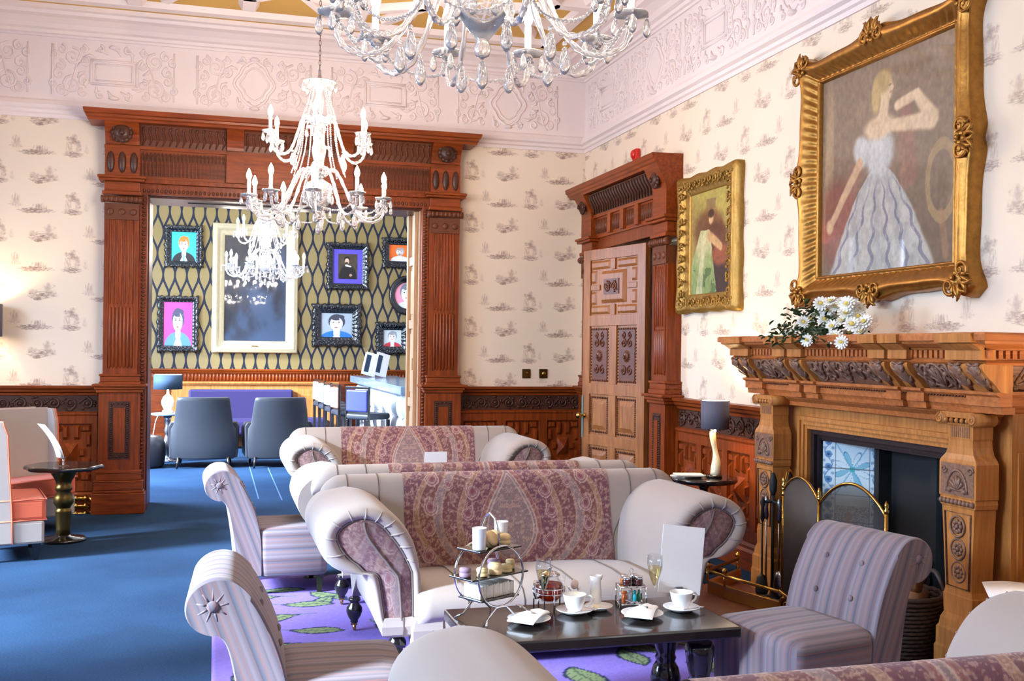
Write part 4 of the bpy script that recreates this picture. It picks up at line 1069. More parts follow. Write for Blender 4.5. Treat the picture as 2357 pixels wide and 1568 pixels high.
wrap(m, [(0,1.572),(.445,1.572),(.45,1.58),(.465,1.585),(.49,1.597),(.495,1.601),(0,1.601)], .16, 2.28)
m.build('mantel_shelf', M['honeyy'], FP)
m = MB(); wrap(m, [(0,1.525),(.435,1.525),(.435,1.573),(0,1.573)], .16, 2.28)
wrap(m, [(0,1.505),(.44,1.505),(.45,1.515),(.44,1.527),(0,1.527)], .16, 2.28)
for x in np.arange(.03, 2.41, .0375): m.box(x, x+.022, -.452, -.43, 1.535, 1.570)
for y in np.arange(-.42, -.02, .0375): m.box(2.378, 2.398, y, y+.022, 1.535, 1.570)
m.build('dentil_moulding', M['honeyy'], FP)
cush = smoothpoly([(.33,1.385),(.345,1.40),(.365,1.425),(.405,1.455),(.430,1.485),(.432,1.508),(.42,1.512)], 2)
cprof = [(0,1.385)]+[(p.x, p.y) for p in cush]+[(0,1.512)]
m = MB(); wrap(m, cprof, .16, 2.28)
def on_cush(u, v, d):   # v in 0..1 along the swelling
    k = v*(len(cush)-1); i = min(int(k), len(cush)-2); p = cush[i].lerp(cush[i+1], k-i); return (u, -p.x-d, p.y)
for a, b, nn, sd in ((.30, .60, 2, 1), (.92, 1.56, 5, 2), (1.88, 2.16, 2, 3)):
    arabesque(m, b-a, .11, lambda u, v, d: on_cush(a+u, .12+.8*v/.11, d), .0075, nn, sd)
    if b-a < .4:
        c = (a+b)/2
        m.tube([on_cush(c+.075*math.cos(t), .15+.65*math.sin(t), .006) for t in [PI*k/14 for k in range(15)]], .008, 6)
        for k in range(7):
            t = PI*(k+.5)/7; m.tube([on_cush(c, .15, .006), on_cush(c+.06*math.cos(t), .15+.52*math.sin(t), .008)], [.004, .009], 5)
def on_end(u, v, d): p = on_cush(0, v, d); return (2.28+(-p[1]-.33), -u, p[2])
arabesque(m, .36, .11, lambda u, v, d: on_end(.02+u, .12+.8*v/.11, d), .0075, 3, 4)
m.build('carved_frieze', M['mcarve'], FP)
for s0, s1, d in bays:
    m = MB(); pr = [(.30,1.375)]+[(p.x+.035, p.y) for p in cush]+[(.30,1.516)]
    m.sweep(pr, s0+.008, s1-.008, 'x'); m.sweep([(.40,1.527),(.475,1.527),(.475,1.573),(.40,1.573)], s0, s1, 'x'); m.sweep([(.46,1.572),(.48,1.572),(.525,1.601),(.46,1.601)], s0, s1, 'x'); m.sweep([(.46,1.603),(.535,1.605),(.538,1.645),(.46,1.653)], s0, s1, 'x')
    cb_ = m.build('corbel', M['honey'], FP)
    m = MB(); w = s1-s0
    for k in range(1 if w < .2 else 2):
        c = s0+w*(k+.5)/(1 if w < .2 else 2); q = .055 if w < .2 else .05
        m.tube([on_cush(c, t, .037) for t in (.1, .3, .5, .7, .92)], [q*.25, q*.5, q*.75, q*.8, q*.5], 6, flat=.35)
        for sx in (-1, 1):
            for t in (.35, .6, .85): m.tube([on_cush(c, t-.12, .04), on_cush(c+sx*q*.6, t, .046), on_cush(c+sx*q*.75, t+.08, .04)], [.004, .010, .004], 5)
    m.build('acanthus', M['mcarve'], cb_)
m = MB(); wrap(m, [(0,1.36),(.355,1.36),(.365,1.37),(.365,1.385),(0,1.385)], .16, 2.28); wrap(m, [(0,1.318),(.335,1.318),(.335,1.36),(0,1.36)], .16, 2.28); wrap(m, [(0,1.28),(.315,1.28),(.32,1.30),(.33,1.318),(0,1.318)], .16, 2.28)
wrap(m, [(0,1.225),(.27,1.225),(.275,1.25),(.30,1.27),(.305,1.28),(0,1.28)], .18, 2.26)
for s0, s1, d in bays:
    m.sweep([(.30,1.318),(.365,1.318),(.365,1.362),(.385,1.372),(.385,1.384),(.30,1.384)], s0+.01, s1-.01, 'x'); m.sweep([(.28,1.285),(.345,1.285),(.35,1.316),(.28,1.316)], s0+.015, s1-.015, 'x')
m.build('architrave', M['honeyy'], FP)
m = MB()
for x in np.arange(.17, 2.28, .022): m.ball((x, -.352, 1.357), (.0075, .010, .006), 5, 4)
m.build('bead_moulding', M['carvem'], FP)
# body
m = MB()
for x0, x1 in ((.14, .50), (1.96, 2.28)): m.box(x0, x1, -.20, 0, 0, 1.28)
m.box(.48, 1.98, -.20, 0, 1.14, 1.28)
for k, (g, o) in enumerate(((.0, .235), (.025, .225), (.05, .212))):
    m.box(.50+g-.0, .525+g, -o, -.15, 0, 1.16-g); m.box(1.935-g, 1.96-g, -o, -.15, 0, 1.16-g); m.box(.50+g, 1.96-g, -o, -.15, 1.135-g, 1.16-g)
m.sweep([(0,0),(.26,0),(.26,.16),(.24,.18),(.24,.24),(.215,.27),(0,.27)], .13, .50, 'x'); m.sweep([(0,0),(.26,0),(.26,.16),(.24,.18),(.24,.24),(.215,.27),(0,.27)], 1.96, 2.29, 'x')
m.box(2.28, 2.29, -.17, -.03, .35, .40); m.box(2.28, 2.29, -.17, -.145, .35, 1.10); m.box(2.28, 2.29, -.055, -.03, .35, 1.10); m.box(2.28, 2.29, -.17, -.03, 1.06, 1.10); m.box(2.28, 2.296, -.125, -.075, .44, 1.02)
m.build('chimneypiece_body', M['honey'], FP)
def column(xc, out, hw, name):
    """tapering herm pilaster: front face at out, half width hw"""
    m = MB(); D = .12
    def sec(k, z): return [(xc-hw*k, -out+(1-k)*.04, z), (xc+hw*k, -out+(1-k)*.04, z), (xc+hw*k, -out+D, z), (xc-hw*k, -out+D, z)]
    prof = [(1.28,0),(1.28,.16),(1.2,.175),(1.2,.25),(1.08,.265),(1.02,.30),(.86,.33),(.90,.42),(.86,.425),(.80,.45),(.98,.835),(1.06,.84),(1.10,.86),(1.06,.88),(1.12,.885),(1.12,1.045),(1.04,1.06),(.84,1.085),(.74,1.12),(.72,1.15),(.76,1.16),(.76,1.215),(.84,1.22),(.9,1.23)]
    m.grid([sec(k, z) for k, z in prof], True, False, False, True, True)
    c = m.build('column', M['honey'], FP)
    m = MB()
    for s in (-1, 1):
        m.lathe([(.001,-.06),(.03,-.06),(.03,.06),(.001,.06)], 16, (0,0,0), T(xc+s*hw*.98, -out+.04, 1.25)@RX(90))
        m.tube([(xc+s*hw*.98+a, -out-.021, 1.25+b) for a, b in spiral(0, 0, .026, 1.5, PI/2, -s, 16)], .004, 5)
    m.box(xc-hw, xc+hw, -out-.01, -out+.06, 1.255, 1.282)
    for k in range(5): m.ball((xc+(k-2)*hw*.32, -out-.012, 1.243), (.011, .012, .014), 6, 5)
    m.build('volute_capital', M['honey'], c)
    m = MB()
    z0, z1 = .48, .80; r = (z1-z0)/6
    for k in range(3):
        z = z0+(2*k+1)*r; R = min(r*.9, hw*.62); yk = -out-.002+.010*(2-k)/2
        m.tube([(xc+R*math.cos(t), yk, z+R*math.sin(t)) for t in [2*PI*j/18 for j in range(18)]], .006, 5, True)
        for j in range(8):
            t = 2*PI*j/8; m.ball((xc+R*.5*math.cos(t), yk, z+R*.5*math.sin(t)), (R*.24, .008, R*.24), 6, 4)
        m.ball((xc, yk, z), (R*.25, .012, R*.25), 6, 4)
    m.tube([(xc-hw*.66, -out+.006, z0-.02), (xc+hw*.66, -out+.006, z0-.02), (xc+hw*.78, -out, z1+.01), (xc-hw*.78, -out, z1+.01)], .006, 5, True)
    m.build('shaft_carving', M['mcarve'], c); m = MB()
    yk = -out-.008; zc = .905
    m.tube([(xc+hw*.62*math.cos(t), yk, zc+.105*math.sin(t)) for t in [PI*j/16 for j in range(17)]], .007, 5)
    for j in range(7):
        t = PI*(j+.5)/7; m.tube([(xc, yk, zc+.01), (xc+hw*.5*math.cos(t), yk, zc+.08*math.sin(t))], [.004, .011], 5)
    for s in (-1, 1):
        m.tube([(xc+s*hw*.8+a, yk, zc+.105+b) for a, b in spiral(0, 0, .022, 1.3, 0, s, 12)], .006, 5); m.ball((xc+s*hw*.45, yk, zc+.01), (.016, .012, .014), 7, 5)
    m.box(xc-hw, xc+hw, yk+.001, yk+.006, .89, 1.04)
    m.build('shell_carving', M['mcarve'], c); m = MB()
    for j in range(9): m.ball((xc+(j-4)*hw*.235, -out-.008, .86), (.012, .014, .014), 6, 5)
    m.build('bead_band', M['mcarve'], c); m = MB()
    for j in range(9): m.box(xc+(j-4)*hw*.13-.003, xc+(j-4)*hw*.13+.003, -out-.004+.012, -out+.02, 1.163, 1.212)
    m.build('reeded_band', M['mcarve'], c)
    return c
column(.34, .37, .105, 'far'); column(2.13, .37, .112, 'near')
# side half-column at the near end, against the wall
m = MB(); m.lathe([(.05,0),(.05,.3),(.035,.34),(.03,.75),(.04,.9),(.05,.95),(.045,1.0),(.06,1.05),(.075,1.1),(.075,1.12)], 16, (2.36, -.06, 0)); m.lathe([(.001,0),(.03,0),(.035,.02),(.02,.05),(.03,.09),(.022,.11),(.035,.17),(.001,.17)], 14, (0,0,0), T(2.29, -.1, 1.235)@RX(-90)); m.build('half_column', M['honey'], FP)
# iron surround, cheeks, fireback, grate
m = MB()
for g, o in ((0, .185), (.03, .198), (.05, .176)):
    m.box(.575+g, .60+g, -o, .0, .03, 1.12-g); m.box(1.86-g, 1.885-g, -o, .0, .03, 1.12-g); m.box(.575+g, 1.885-g, -o, .0, 1.085-g, 1.12-g)
m.box(.58, .645, -.165, .0, .03, 1.1); m.box(1.815, 1.88, -.165, .0, .03, 1.1); m.box(.58, 1.88, -.165, .0, 1.02, 1.1)
m.build('iron_surround', M['iron'], FP)
m = MB(); m.box(.90, 1.58, .085, .12, 0, 1.05); m.box(.64, 1.82, -.15, .12, 1.025, 1.06); m.box(.955, 1.00, .0, .09, .03, 1.02); m.box(1.46, 1.505, .0, .09, .03, 1.02)
m.build('fireback', M['soot'], FP)
def tilepic(S_, H_):
    """S_ across 0..1, H_ up 0..1 : blue-white pictorial tiles"""
    col = np.ones(S_.shape+(3,))*np.array((208, 226, 232))/255.
    asp = 2.75; y = H_*asp
    bd = (S_ < .22) | (S_ > .78); bx = np.where(S_ > .5, S_-.89, S_-.11)
    yy = np.mod(y, .22)-.11; rr = np.hypot(bx, yy)
    col = mixn(col, (104,146,186), (bd & (rr < .062)).astype(float)); col = mixn(col, (60,96,146), (bd & (rr < .025)).astype(float))
    col = mixn(col, (96,138,180), .8*(bd & (np.abs(bx-.06*np.sin(y*14)) < .012)).astype(float)); col = mixn(col, (110,150,184), .7*(bd & (np.hypot(np.abs(bx)-.07, np.mod(y+.11, .22)-.11) < .026)).astype(float))
    cx = S_-.5; up = (H_ > .62) & ~bd
    for cyy in (.98*asp*.93, .70*asp):
        pass
    yc = y-asp*.83; a = np.arctan2(yc, cx); R = np.hypot(cx, yc)
    pet = np.abs(np.sin(a*4))*.30+.02
    col = mixn(col, (122,184,206), .85*(up & (R < pet) & (np.sin(a*4+.5) > 0)).astype(float)); col = mixn(col, (64,124,168), .8*(up & (np.abs(R-pet) < .012)).astype(float)); col = mixn(col, (80,190,186), (up & (R < .05)).astype(float))
    col = mixn(col, (92,160,190), .6*(up & (np.abs(np.abs(cx)-np.abs(yc)*.6) < .012)).astype(float))
    lo = (H_ < .60) & ~bd; col = mixn(col, (214,220,222), lo.astype(float))
    n = hashn(np.floor(S_*90), np.floor(y*90)); ht = lo & (H_ > .44)
    col = mixn(col, (112,120,116), .75*(ht & (n > .45)).astype(float))
    fx = (S_-.5-.02*np.sin(H_*20)); body = lo & (np.abs(fx) < (.20-.07*np.cos((H_-.34)*16))) & (H_ > .05) & (H_ < .47)
    col = mixn(col, (206,196,176), body.astype(float)); fold = body & (np.abs(np.sin(fx*44+H_*18)) < .16); col = mixn(col, (150,140,124), .8*fold.astype(float))
    head = lo & (np.hypot((S_-.44)*1.0, (H_-.51)*asp) < .085); col = mixn(col, (214,186,164), head.astype(float)); hr = lo & (np.hypot(S_-.44, (H_-.535)*asp) < .07); col = mixn(col, (176,140,110), hr.astype(float))
    arm = lo & (np.hypot((S_-.62), (H_-.43)*asp) < .10); col = mixn(col, (212,190,170), arm.astype(float))
    for e in (.22, .78): col = mixn(col, (70,80,92), .8*(np.abs(S_-e) < .006).astype(float))
    for k in range(1, 6): col = mixn(col, (84,92,100), .7*(np.abs(H_-k/6) < .0028).astype(float))
    return col
for xa, ya, xb, yb, nm in ((.655, -.158, .93, .085, 'tile_cheek'), (1.53, .085, 1.805, -.158, 'tile_cheek')):
    n = 90; hh = 250; S_, H_ = np.meshgrid(np.linspace(0, 1, n), np.linspace(0, 1, hh))
    P = np.stack([xa+(xb-xa)*S_, ya+(yb-ya)*S_, .06+.955*H_], -1); grid_np(nm, P, tilepic(S_, H_), M['tilec'], FP, False)
for x in (.652, 1.808): 
    m = MB(); m.box(x-.008, x+.008, -.172, -.155, .03, 1.03); m.build('cheek_trim', M['steel'], FP)
m = MB()
for k in range(12):
    x = 1.03+.4*k/11; m.tube([(x, -.02+.0, .14), (x, -.05, .30)], .008, 6)
for z in (.15, .22, .30): m.tube([(1.0, -.01-(z-.15)*.2, z), (1.23, -.06-(z-.15)*.2, z), (1.46, -.01-(z-.15)*.2, z)], .011, 6)
for x in (1.0, 1.46):
    m.tube([(x, -.02, .03), (x, -.03, .25), (x, -.03, .40)], .018, 8); m.ball((x, -.03, .43), .035, 12, 8); m.tube([(x, -.03, .06), (x, -.10, .03)], .014, 6)
m.build('grate', M['soot'], FP)
m = MB(); m.box(.05, 2.0, -.92, .1, 0, .035); m.build('hearth_slab', M['tileh'], FP, .006)
for k, (x, y, z, a) in enumerate(((1.12, -.035, .335, 5), (1.34, -.035, .335, -5), (1.23, -.03, .40, 4))):
    q = thing('fire_log', ('split log low on the left of the grate', 'split log low on the right of the grate', 'split log resting on top of the others in the grate')[k], 'log', (XW+y, 6.26-x, z-.0), 90+a, 'logs in the grate')
    m = MB(); m.lathe([(.001,-.15),(.032,-.15),(.036,-.05),(.034,.08),(.03,.15),(.001,.15)], 10, (0,0,0), RY(90), sx=1, sy=.85); m.build('bark', plain('charred_log', lin(50,38,32), .9, var=.4), q)

# ------------------------------------------------------------------ fender, screen, tools, basket
q = thing('fender', 'brass fender with rail and scrolled end round the hearth', 'fender')
fp = [Vector((3.35, 6.25, 0)), Vector((2.995, 5.98, 0)), Vector((3.02, 5.8, 0)), Vector((3.14, 5.36, 0))]
m = MB(); rows = []
for p, nrm in zip(fp, (Vector((.5,-.8,0)), Vector((.9,-.4,0)), Vector((1,.2,0)), Vector((1,.25,0)))):
    rows.append([(p.x, p.y, .036), (p.x, p.y, .115), (p.x+nrm.x*.03, p.y+nrm.y*.03, .115), (p.x+nrm.x*.03, p.y+nrm.y*.03, .036)])
m.grid(rows, True, False, False, True, True); m.build('fender_band', M['brass'], q, .003)
m = MB(); m.tube([(p.x, p.y, .175) for p in fp], .011, 8); m.build('top_rail', M['brass'], q)
for p in fp[:3:1]:
    m = MB(); m.tube([(p.x, p.y, .11), (p.x, p.y, .19)], .009, 8); m.ball((p.x, p.y, .205), .019, 12, 8); m.build('post', M['brass'], q)
m = MB(); e = fp[-1]; dv = Vector((.25, -.97, 0)).normalized()
def fe(s, z): return (e.x+dv.x*s, e.y+dv.y*s, z)
for s0, R, sg in ((.05, .05, 1), (.16, .045, -1), (.27, .05, 1), (.36, .035, -1)):
    m.tube([fe(s0+a, .10+b) for a, b in spiral(0, 0, R, 1.6, PI/2, sg, 20)], [.011-.0003*k for k in range(20)], 6)
m.tube([fe(.0, .175), fe(.06, .16), fe(.12, .07), fe(.2, .12), fe(.3, .06), fe(.42, .05)], .011, 6); m.ball(fe(.21, .145), (.03, .03, .04), 10, 8); m.box(e.x+.1, e.x+.2, e.y-.46, e.y-.0, .036, .06)
m.build('scroll_end', M['brass'], q)
q = thing('fire_screen', 'folding brass-framed arched fire screen with mesh panels', 'fire screen')
A_ = at(1803, 1200, X=3.27); B_ = at(1885, 1200, X=3.20); C_ = at(2040, 1200, X=3.29); L0 = at(1826, 1200, X=3.46)
zb = .04; meshm, nt, b_ = _mat('screen_mesh'); b_.inputs['Base Color'].default_value = lin(58,56,58); b_.inputs['Roughness'].default_value = .6
co = objco(nt); wv = noise(nt, co, 900, 0); b_.inputs['Alpha'].default_value = .42; bump(nt, b_, wv, .2, .001)
darkm = plain('dense_screen_mesh', lin(48,44,46), .6, var=.2, scale=60)
def spanel(p0, p1, z_post, z_arch, mat, nm):
    n = 24; arc = [(p0.lerp(p1, k/n).x, p0.lerp(p1, k/n).y, z_post-.03+(z_arch-z_post+.03)*math.sin(PI*k/n)**.75) for k in range(n+1)]
    m = MB(); m.tube(arc, .009, 8); m.tube([(p0.x, p0.y, zb), (p0.x, p0.y, z_post)], .010, 8); m.tube([(p1.x, p1.y, zb), (p1.x, p1.y, z_post)], .010, 8); m.tube([(p0.x, p0.y, zb+.015), (p1.x, p1.y, zb+.015)], .008, 8)
    for p in (p0, p1): m.lathe([(.012, z_post), (.014, z_post+.012), (.007, z_post+.02), (.013, z_post+.035), (.004, z_post+.06)], 10, (p.x, p.y, 0))
    f = m.build('screen_frame', M['brass'], q)
    m = MB(); off = Vector((.0015, 0, 0))
    m.grid([[(a[0], a[1], zb+.015) for a in arc], [(a[0], a[1], a[2]) for a in arc]], False, False, True); mm = m.build(nm, mat, f)
    md = mm.modifiers.new('S', 'SOLIDIFY'); md.thickness = .0015
zA_ = at(1803, 1140, X=3.27).z; zT_ = at(1843, 1100, X=3.235).z; zB_ = at(1885, 1148, X=3.2).z; zM_ = at(1958, 1114, X=3.245).z
spanel(A_, B_, zB_, zT_, darkm, 'mesh_panel'); spanel(B_, C_, zB_-.01, zM_, meshm, 'mesh_panel'); spanel(L0, A_, zA_, zT_, darkm, 'mesh_panel')
m = MB(); pc = A_.lerp(B_, .78); m.tube([(pc.x-.012, pc.y+.045*math.cos(t), .24+.10*math.sin(t)) for t in [2*PI*k/24 for k in range(24)]], .008, 6, True)
for k in range(8): m.tube([(pc.x-.012, pc.y, .24), (pc.x-.012, pc.y+.04*math.cos(2*PI*k/8), .24+.09*math.sin(2*PI*k/8))], .005, 5)
m.build('pierced_boss', M['brassd'], q)
tp = at(1778, 1250, X=3.30); q = thing('fireside_tools', 'black and steel fire irons on a stand beside the fire screen', 'fire irons', (3.30, tp.y, .036))
m = MB(); m.lathe([(.085, 0), (.085, .012), (.02, .03), (.012, .05)], 20); m.tube([(0,0,.03), (0,0,.66)], .010, 8); m.lathe([(.012,.64),(.022,.67),(.024,.73),(.012,.77),(.004,.78)], 12); m.tube([(-.0,-.08,.60), (0,.08,.60)], .008, 6); m.tube([(-.08,0,.60), (.08,0,.60)], .008, 6); m.build('stand', M['soot'], q)
for k, (dx, dy) in enumerate(((0, -.075), (-.07, 0), (0, .075))):
    m = MB(); m.tube([(dx, dy, .12), (dx, dy, .5)], .006, 6); m.lathe([(.006,.48),(.014,.5),(.009,.56),(.017,.6),(.004,.63)], 10, (dx, dy, 0))
    if k == 0: m.lathe([(.012, .03), (.05, .05), (.058, .10), (.045, .16), (.012, .19)], 16, (dx, dy, 0), None, True, .3, 1)
    elif k == 1: m.lathe([(.035, .04), (.04, .06), (.03, .14), (.008, .16)], 14, (dx, dy, 0))
    else: m.tube([(dx, dy, .12), (dx, dy, .04), (dx-.02, dy, .06)], [.006, .007, .004], 6)
    m.build(('shovel', 'brush', 'poker')[k], (M['steel'], M['soot'], M['steel'])[k], q)
bk_ = (3.30, 4.50); q = thing('log_basket', 'dark wicker log basket with looped handle behind the buttoned chair', 'basket', (bk_[0], bk_[1], .036))
m = MB()
for k in range(15):
    z = .02+.28*k/14; R = .165+.04*k/14
    m.tube([((R+.006*(-1)**(j+k))*math.cos(2*PI*j/44), (R+.006*(-1)**(j+k))*math.sin(2*PI*j/44), z) for j in range(44)], .0105, 6, True)
m.lathe([(.001,.005),(.16,.005),(.16,.02),(.001,.02)], 30); m.build('woven_body', M['wicker'], q)
m = MB()
for z, R in ((.305, .21), (.325, .212)): m.tube([((R+.004*math.sin(j*3))*math.cos(2*PI*j/48), (R+.004*math.sin(j*3))*math.sin(2*PI*j/48), z+.004*math.cos(j*3)) for j in range(48)], .013, 6, True)
m.build('rim', M['wicker'], q)
for sx in (-1, 1):
    m = MB(); m.tube([(sx*.21, -.09+.18*t, .32+.10*math.sin(PI*t)) for t in [k/10 for k in range(11)]], .012, 8); m.build('handle', M['wicker'], q)
for k, (x, y, z, a) in enumerate(((-.06, .05, .28, 40), (.07, -.05, .30, 40), (.0, .0, .375, 120))):
    g = thing('firewood', ('cut log in the wicker basket, at the front', 'cut log in the wicker basket, leaning at the back', 'cut log on top in the wicker basket')[k], 'log', (bk_[0]+x, bk_[1]+y, .036+z), a, 'logs in the basket')
    m = MB(); m.lathe([(.001,-.11),(.045,-.11),(.048,0),(.044,.11),(.001,.11)], 12, (0,0,0), RX(18)@RY(90)); m.build('bark', M['log'], g)

# ------------------------------------------------------------------ flowers on the mantel
q = thing('flower_arrangement', 'low arrangement of white chrysanthemums and green leaves on the mantelpiece', 'flowers', (3.34, 5.28, 1.655))
m = MB(); m.lathe([(.001,0),(.07,0),(.085,.03),(.08,.045),(.001,.045)], 20, sx=.8, sy=1.8); m.build('tray', M['leaf'], q)
rnd = random.Random(11); m = MB()
for k in range(330):
    t = rnd.uniform(-1, 1); y = -t*.36 if t < 0 else -t*.30; h = .16*(1-min(1, abs(y)/.44)**1.5)
    x = rnd.gauss(-.03, .055); z = .03+h*rnd.uniform(.0, 1.0)
    if rnd.random() < .3: x = -.15+rnd.uniform(-.03, .03); z = rnd.uniform(-.06, .03)
    elif abs(y) > .27: z = rnd.uniform(.0, .06)
    L = rnd.uniform(.03, .055); R = Matrix.Rotation(rnd.uniform(0, 6.28), 4, 'Z')@Matrix.Rotation(rnd.uniform(-.9, .7), 4, 'Y')@Matrix.Rotation(rnd.uniform(-.8, .8), 4, 'X')
    m.add([(0,0,0),(L*.35,L*.26,.006),(L*.8,L*.16,.004),(L,0,-.004),(L*.8,-L*.16,.004),(L*.35,-L*.26,.006),(L*.5,0,-.002)], [(0,6,1),(1,6,2),(2,6,3),(3,6,4),(4,6,5),(5,6,0)], True, T(x, y, z)@R)
m.build('foliage', M['leaf'], q)['kind'] = 'stuff'
fm = MB()
for ring, (nn, R, tz, rz0) in enumerate(((13, .040, .1, 0), (12, .034, .45, .25), (10, .024, .8, .1))):
    for k in range(nn):
        a = 2*PI*k/nn+rz0
        MM = Matrix.Rotation(a, 4, 'Z')@Matrix.Rotation(-tz, 4, 'Y')
        fm.add([(.003,0,0),(R*.5,R*.16,.003),(R*.92,R*.13,.0),(R,0,.002),(R*.92,-R*.13,.0),(R*.5,-R*.16,.003)], [(0,1,2,3),(0,3,4,5)], True, MM)
f0 = fm.build('flower', M['petal'], q)
cm = MB(); cm.ball((0,0,.010), (.010,.010,.008), 10, 6); c0 = cm.build('flower_heart', M['petaly'], f0)
spots = []
for (u, v) in ((1858,783),(1937,788),(1868,735),(1900,735),(1916,752),(1886,762),(1905,715),(1925,708),(1948,722),(1962,748),(1975,730),(1983,765),(1940,740),(1955,770),(1922,775),(1890,700),(1912,695),(1940,698),(1962,705),(1838,752),(1822,770),(1860,755),(1978,752),(1905,775),(1990,742),(1930,725),(1880,718),(1850,742),(1950,700),(1975,712)):
    spots.append((u, v))
for i, (u, v) in enumerate(spots):
    X = 3.18 if v > 780 else rnd.uniform(3.22, 3.36); p = at(u, v, X=X)-Vector(q.location)
    d = Vector((-.6+rnd.uniform(-.3, .3), -.55+rnd.uniform(-.4, .4), .5+rnd.uniform(-.3, .4))).normalized()
    if v > 780: d = Vector((-.75, -.5, .1))
    fo = f0 if i == 0 else lcopy(f0, q); fo.location = p; fo.rotation_euler = d.to_track_quat('Z', 'Y').to_euler(); s = rnd.uniform(1.0, 1.3); fo.scale = (s, s, s)
# ------------------------------------------------------------------ pictures
def frame_mesh(mb, iw, ih, bw, prof, bumpf=None, gad=0, gn=26, n=40, bh=None):
    """frame round an iw x ih opening, border bw; local: centre at 0, out = -y"""
    bh = bh or bw; rows = []
    IC = [(-iw/2,-ih/2),(iw/2,-ih/2),(iw/2,ih/2),(-iw/2,ih/2)]; OC = [(-iw/2-bw,-ih/2-bh),(iw/2+bw,-ih/2-bh),(iw/2+bw,ih/2+bh),(-iw/2-bw,ih/2+bh)]
    NRM = [(0,-1),(1,0),(0,1),(-1,0)]
    for sd in range(4):
        a, b = IC[sd], IC[(sd+1) % 4]; c, d = OC[sd], OC[(sd+1) % 4]; L = iw if sd % 2 == 0 else ih
        for i in range(n):
            t = i/n; row = []
            o = bumpf(t, sd) if bumpf else 0
            for k, h in prof:
                x = (a[0]+(b[0]-a[0])*t)*(1-k)+(c[0]+(d[0]-c[0])*t)*k; z = (a[1]+(b[1]-a[1])*t)*(1-k)+(c[1]+(d[1]-c[1])*t)*k
                kk = max(0, (k-.45)/.55); hh = h
                if gad and .15 < k < .5: hh += gad*math.sin(t*gn*2*PI*(L/1.25))
                row.append((x+NRM[sd][0]*o*kk, -hh-(o*.35*kk*(1 if k < .98 else 0)), z+NRM[sd][1]*o*kk))
            rows.append(row)
    mb.grid(rows, False, True, True)
def hang(name, label, cat, loc, rz, group=None): return thing(name, label, cat, loc, rz, group)
def canvas(q, iw, ih, out, fn, mat, nx=150, ny=150):
    U, V = np.meshgrid(np.linspace(0, 1, nx), np.linspace(0, 1, ny))
    P = np.stack([(U-.5)*iw, np.full(U.shape, -out), (V-.5)*ih], -1)
    return grid_np('picture', P, fn(U, V), mat, q, False)
def fbm(u, v, s, k=0):
    out = np.zeros(u.shape); amp = .5
    for o in range(4):
        a = u*s; b = v*s; i, j = np.floor(a), np.floor(b); f, g = a-i, b-j; f = f*f*(3-2*f); g = g*g*(3-2*g)
        out += amp*((hashn(i, j, k)*(1-f)+hashn(i+1, j, k)*f)*(1-g)+(hashn(i, j+1, k)*(1-f)+hashn(i+1, j+1, k)*f)*g); s *= 2; amp *= .5
    return out
def blob(u, v, cx, cy_, a, b, ang=0, soft=.28):
    c, s = math.cos(ang), math.sin(ang); x = (u-cx)*c+(v-cy_)*s; y = -(u-cx)*s+(v-cy_)*c
    r = np.sqrt((x/a)**2+(y/b)**2); return 1-sm(r, 1-soft, 1+soft)
def limb(u, v, p, q, r0, r1, soft=.32):
    dx, dy = q[0]-p[0], q[1]-p[1]; L2 = dx*dx+dy*dy; t = np.clip(((u-p[0])*dx+(v-p[1])*dy)/L2, 0, 1)
    d = np.hypot(u-p[0]-t*dx, v-p[1]-t*dy); r = r0+(r1-r0)*t; return 1-sm(d/r, 1-soft, 1+soft)
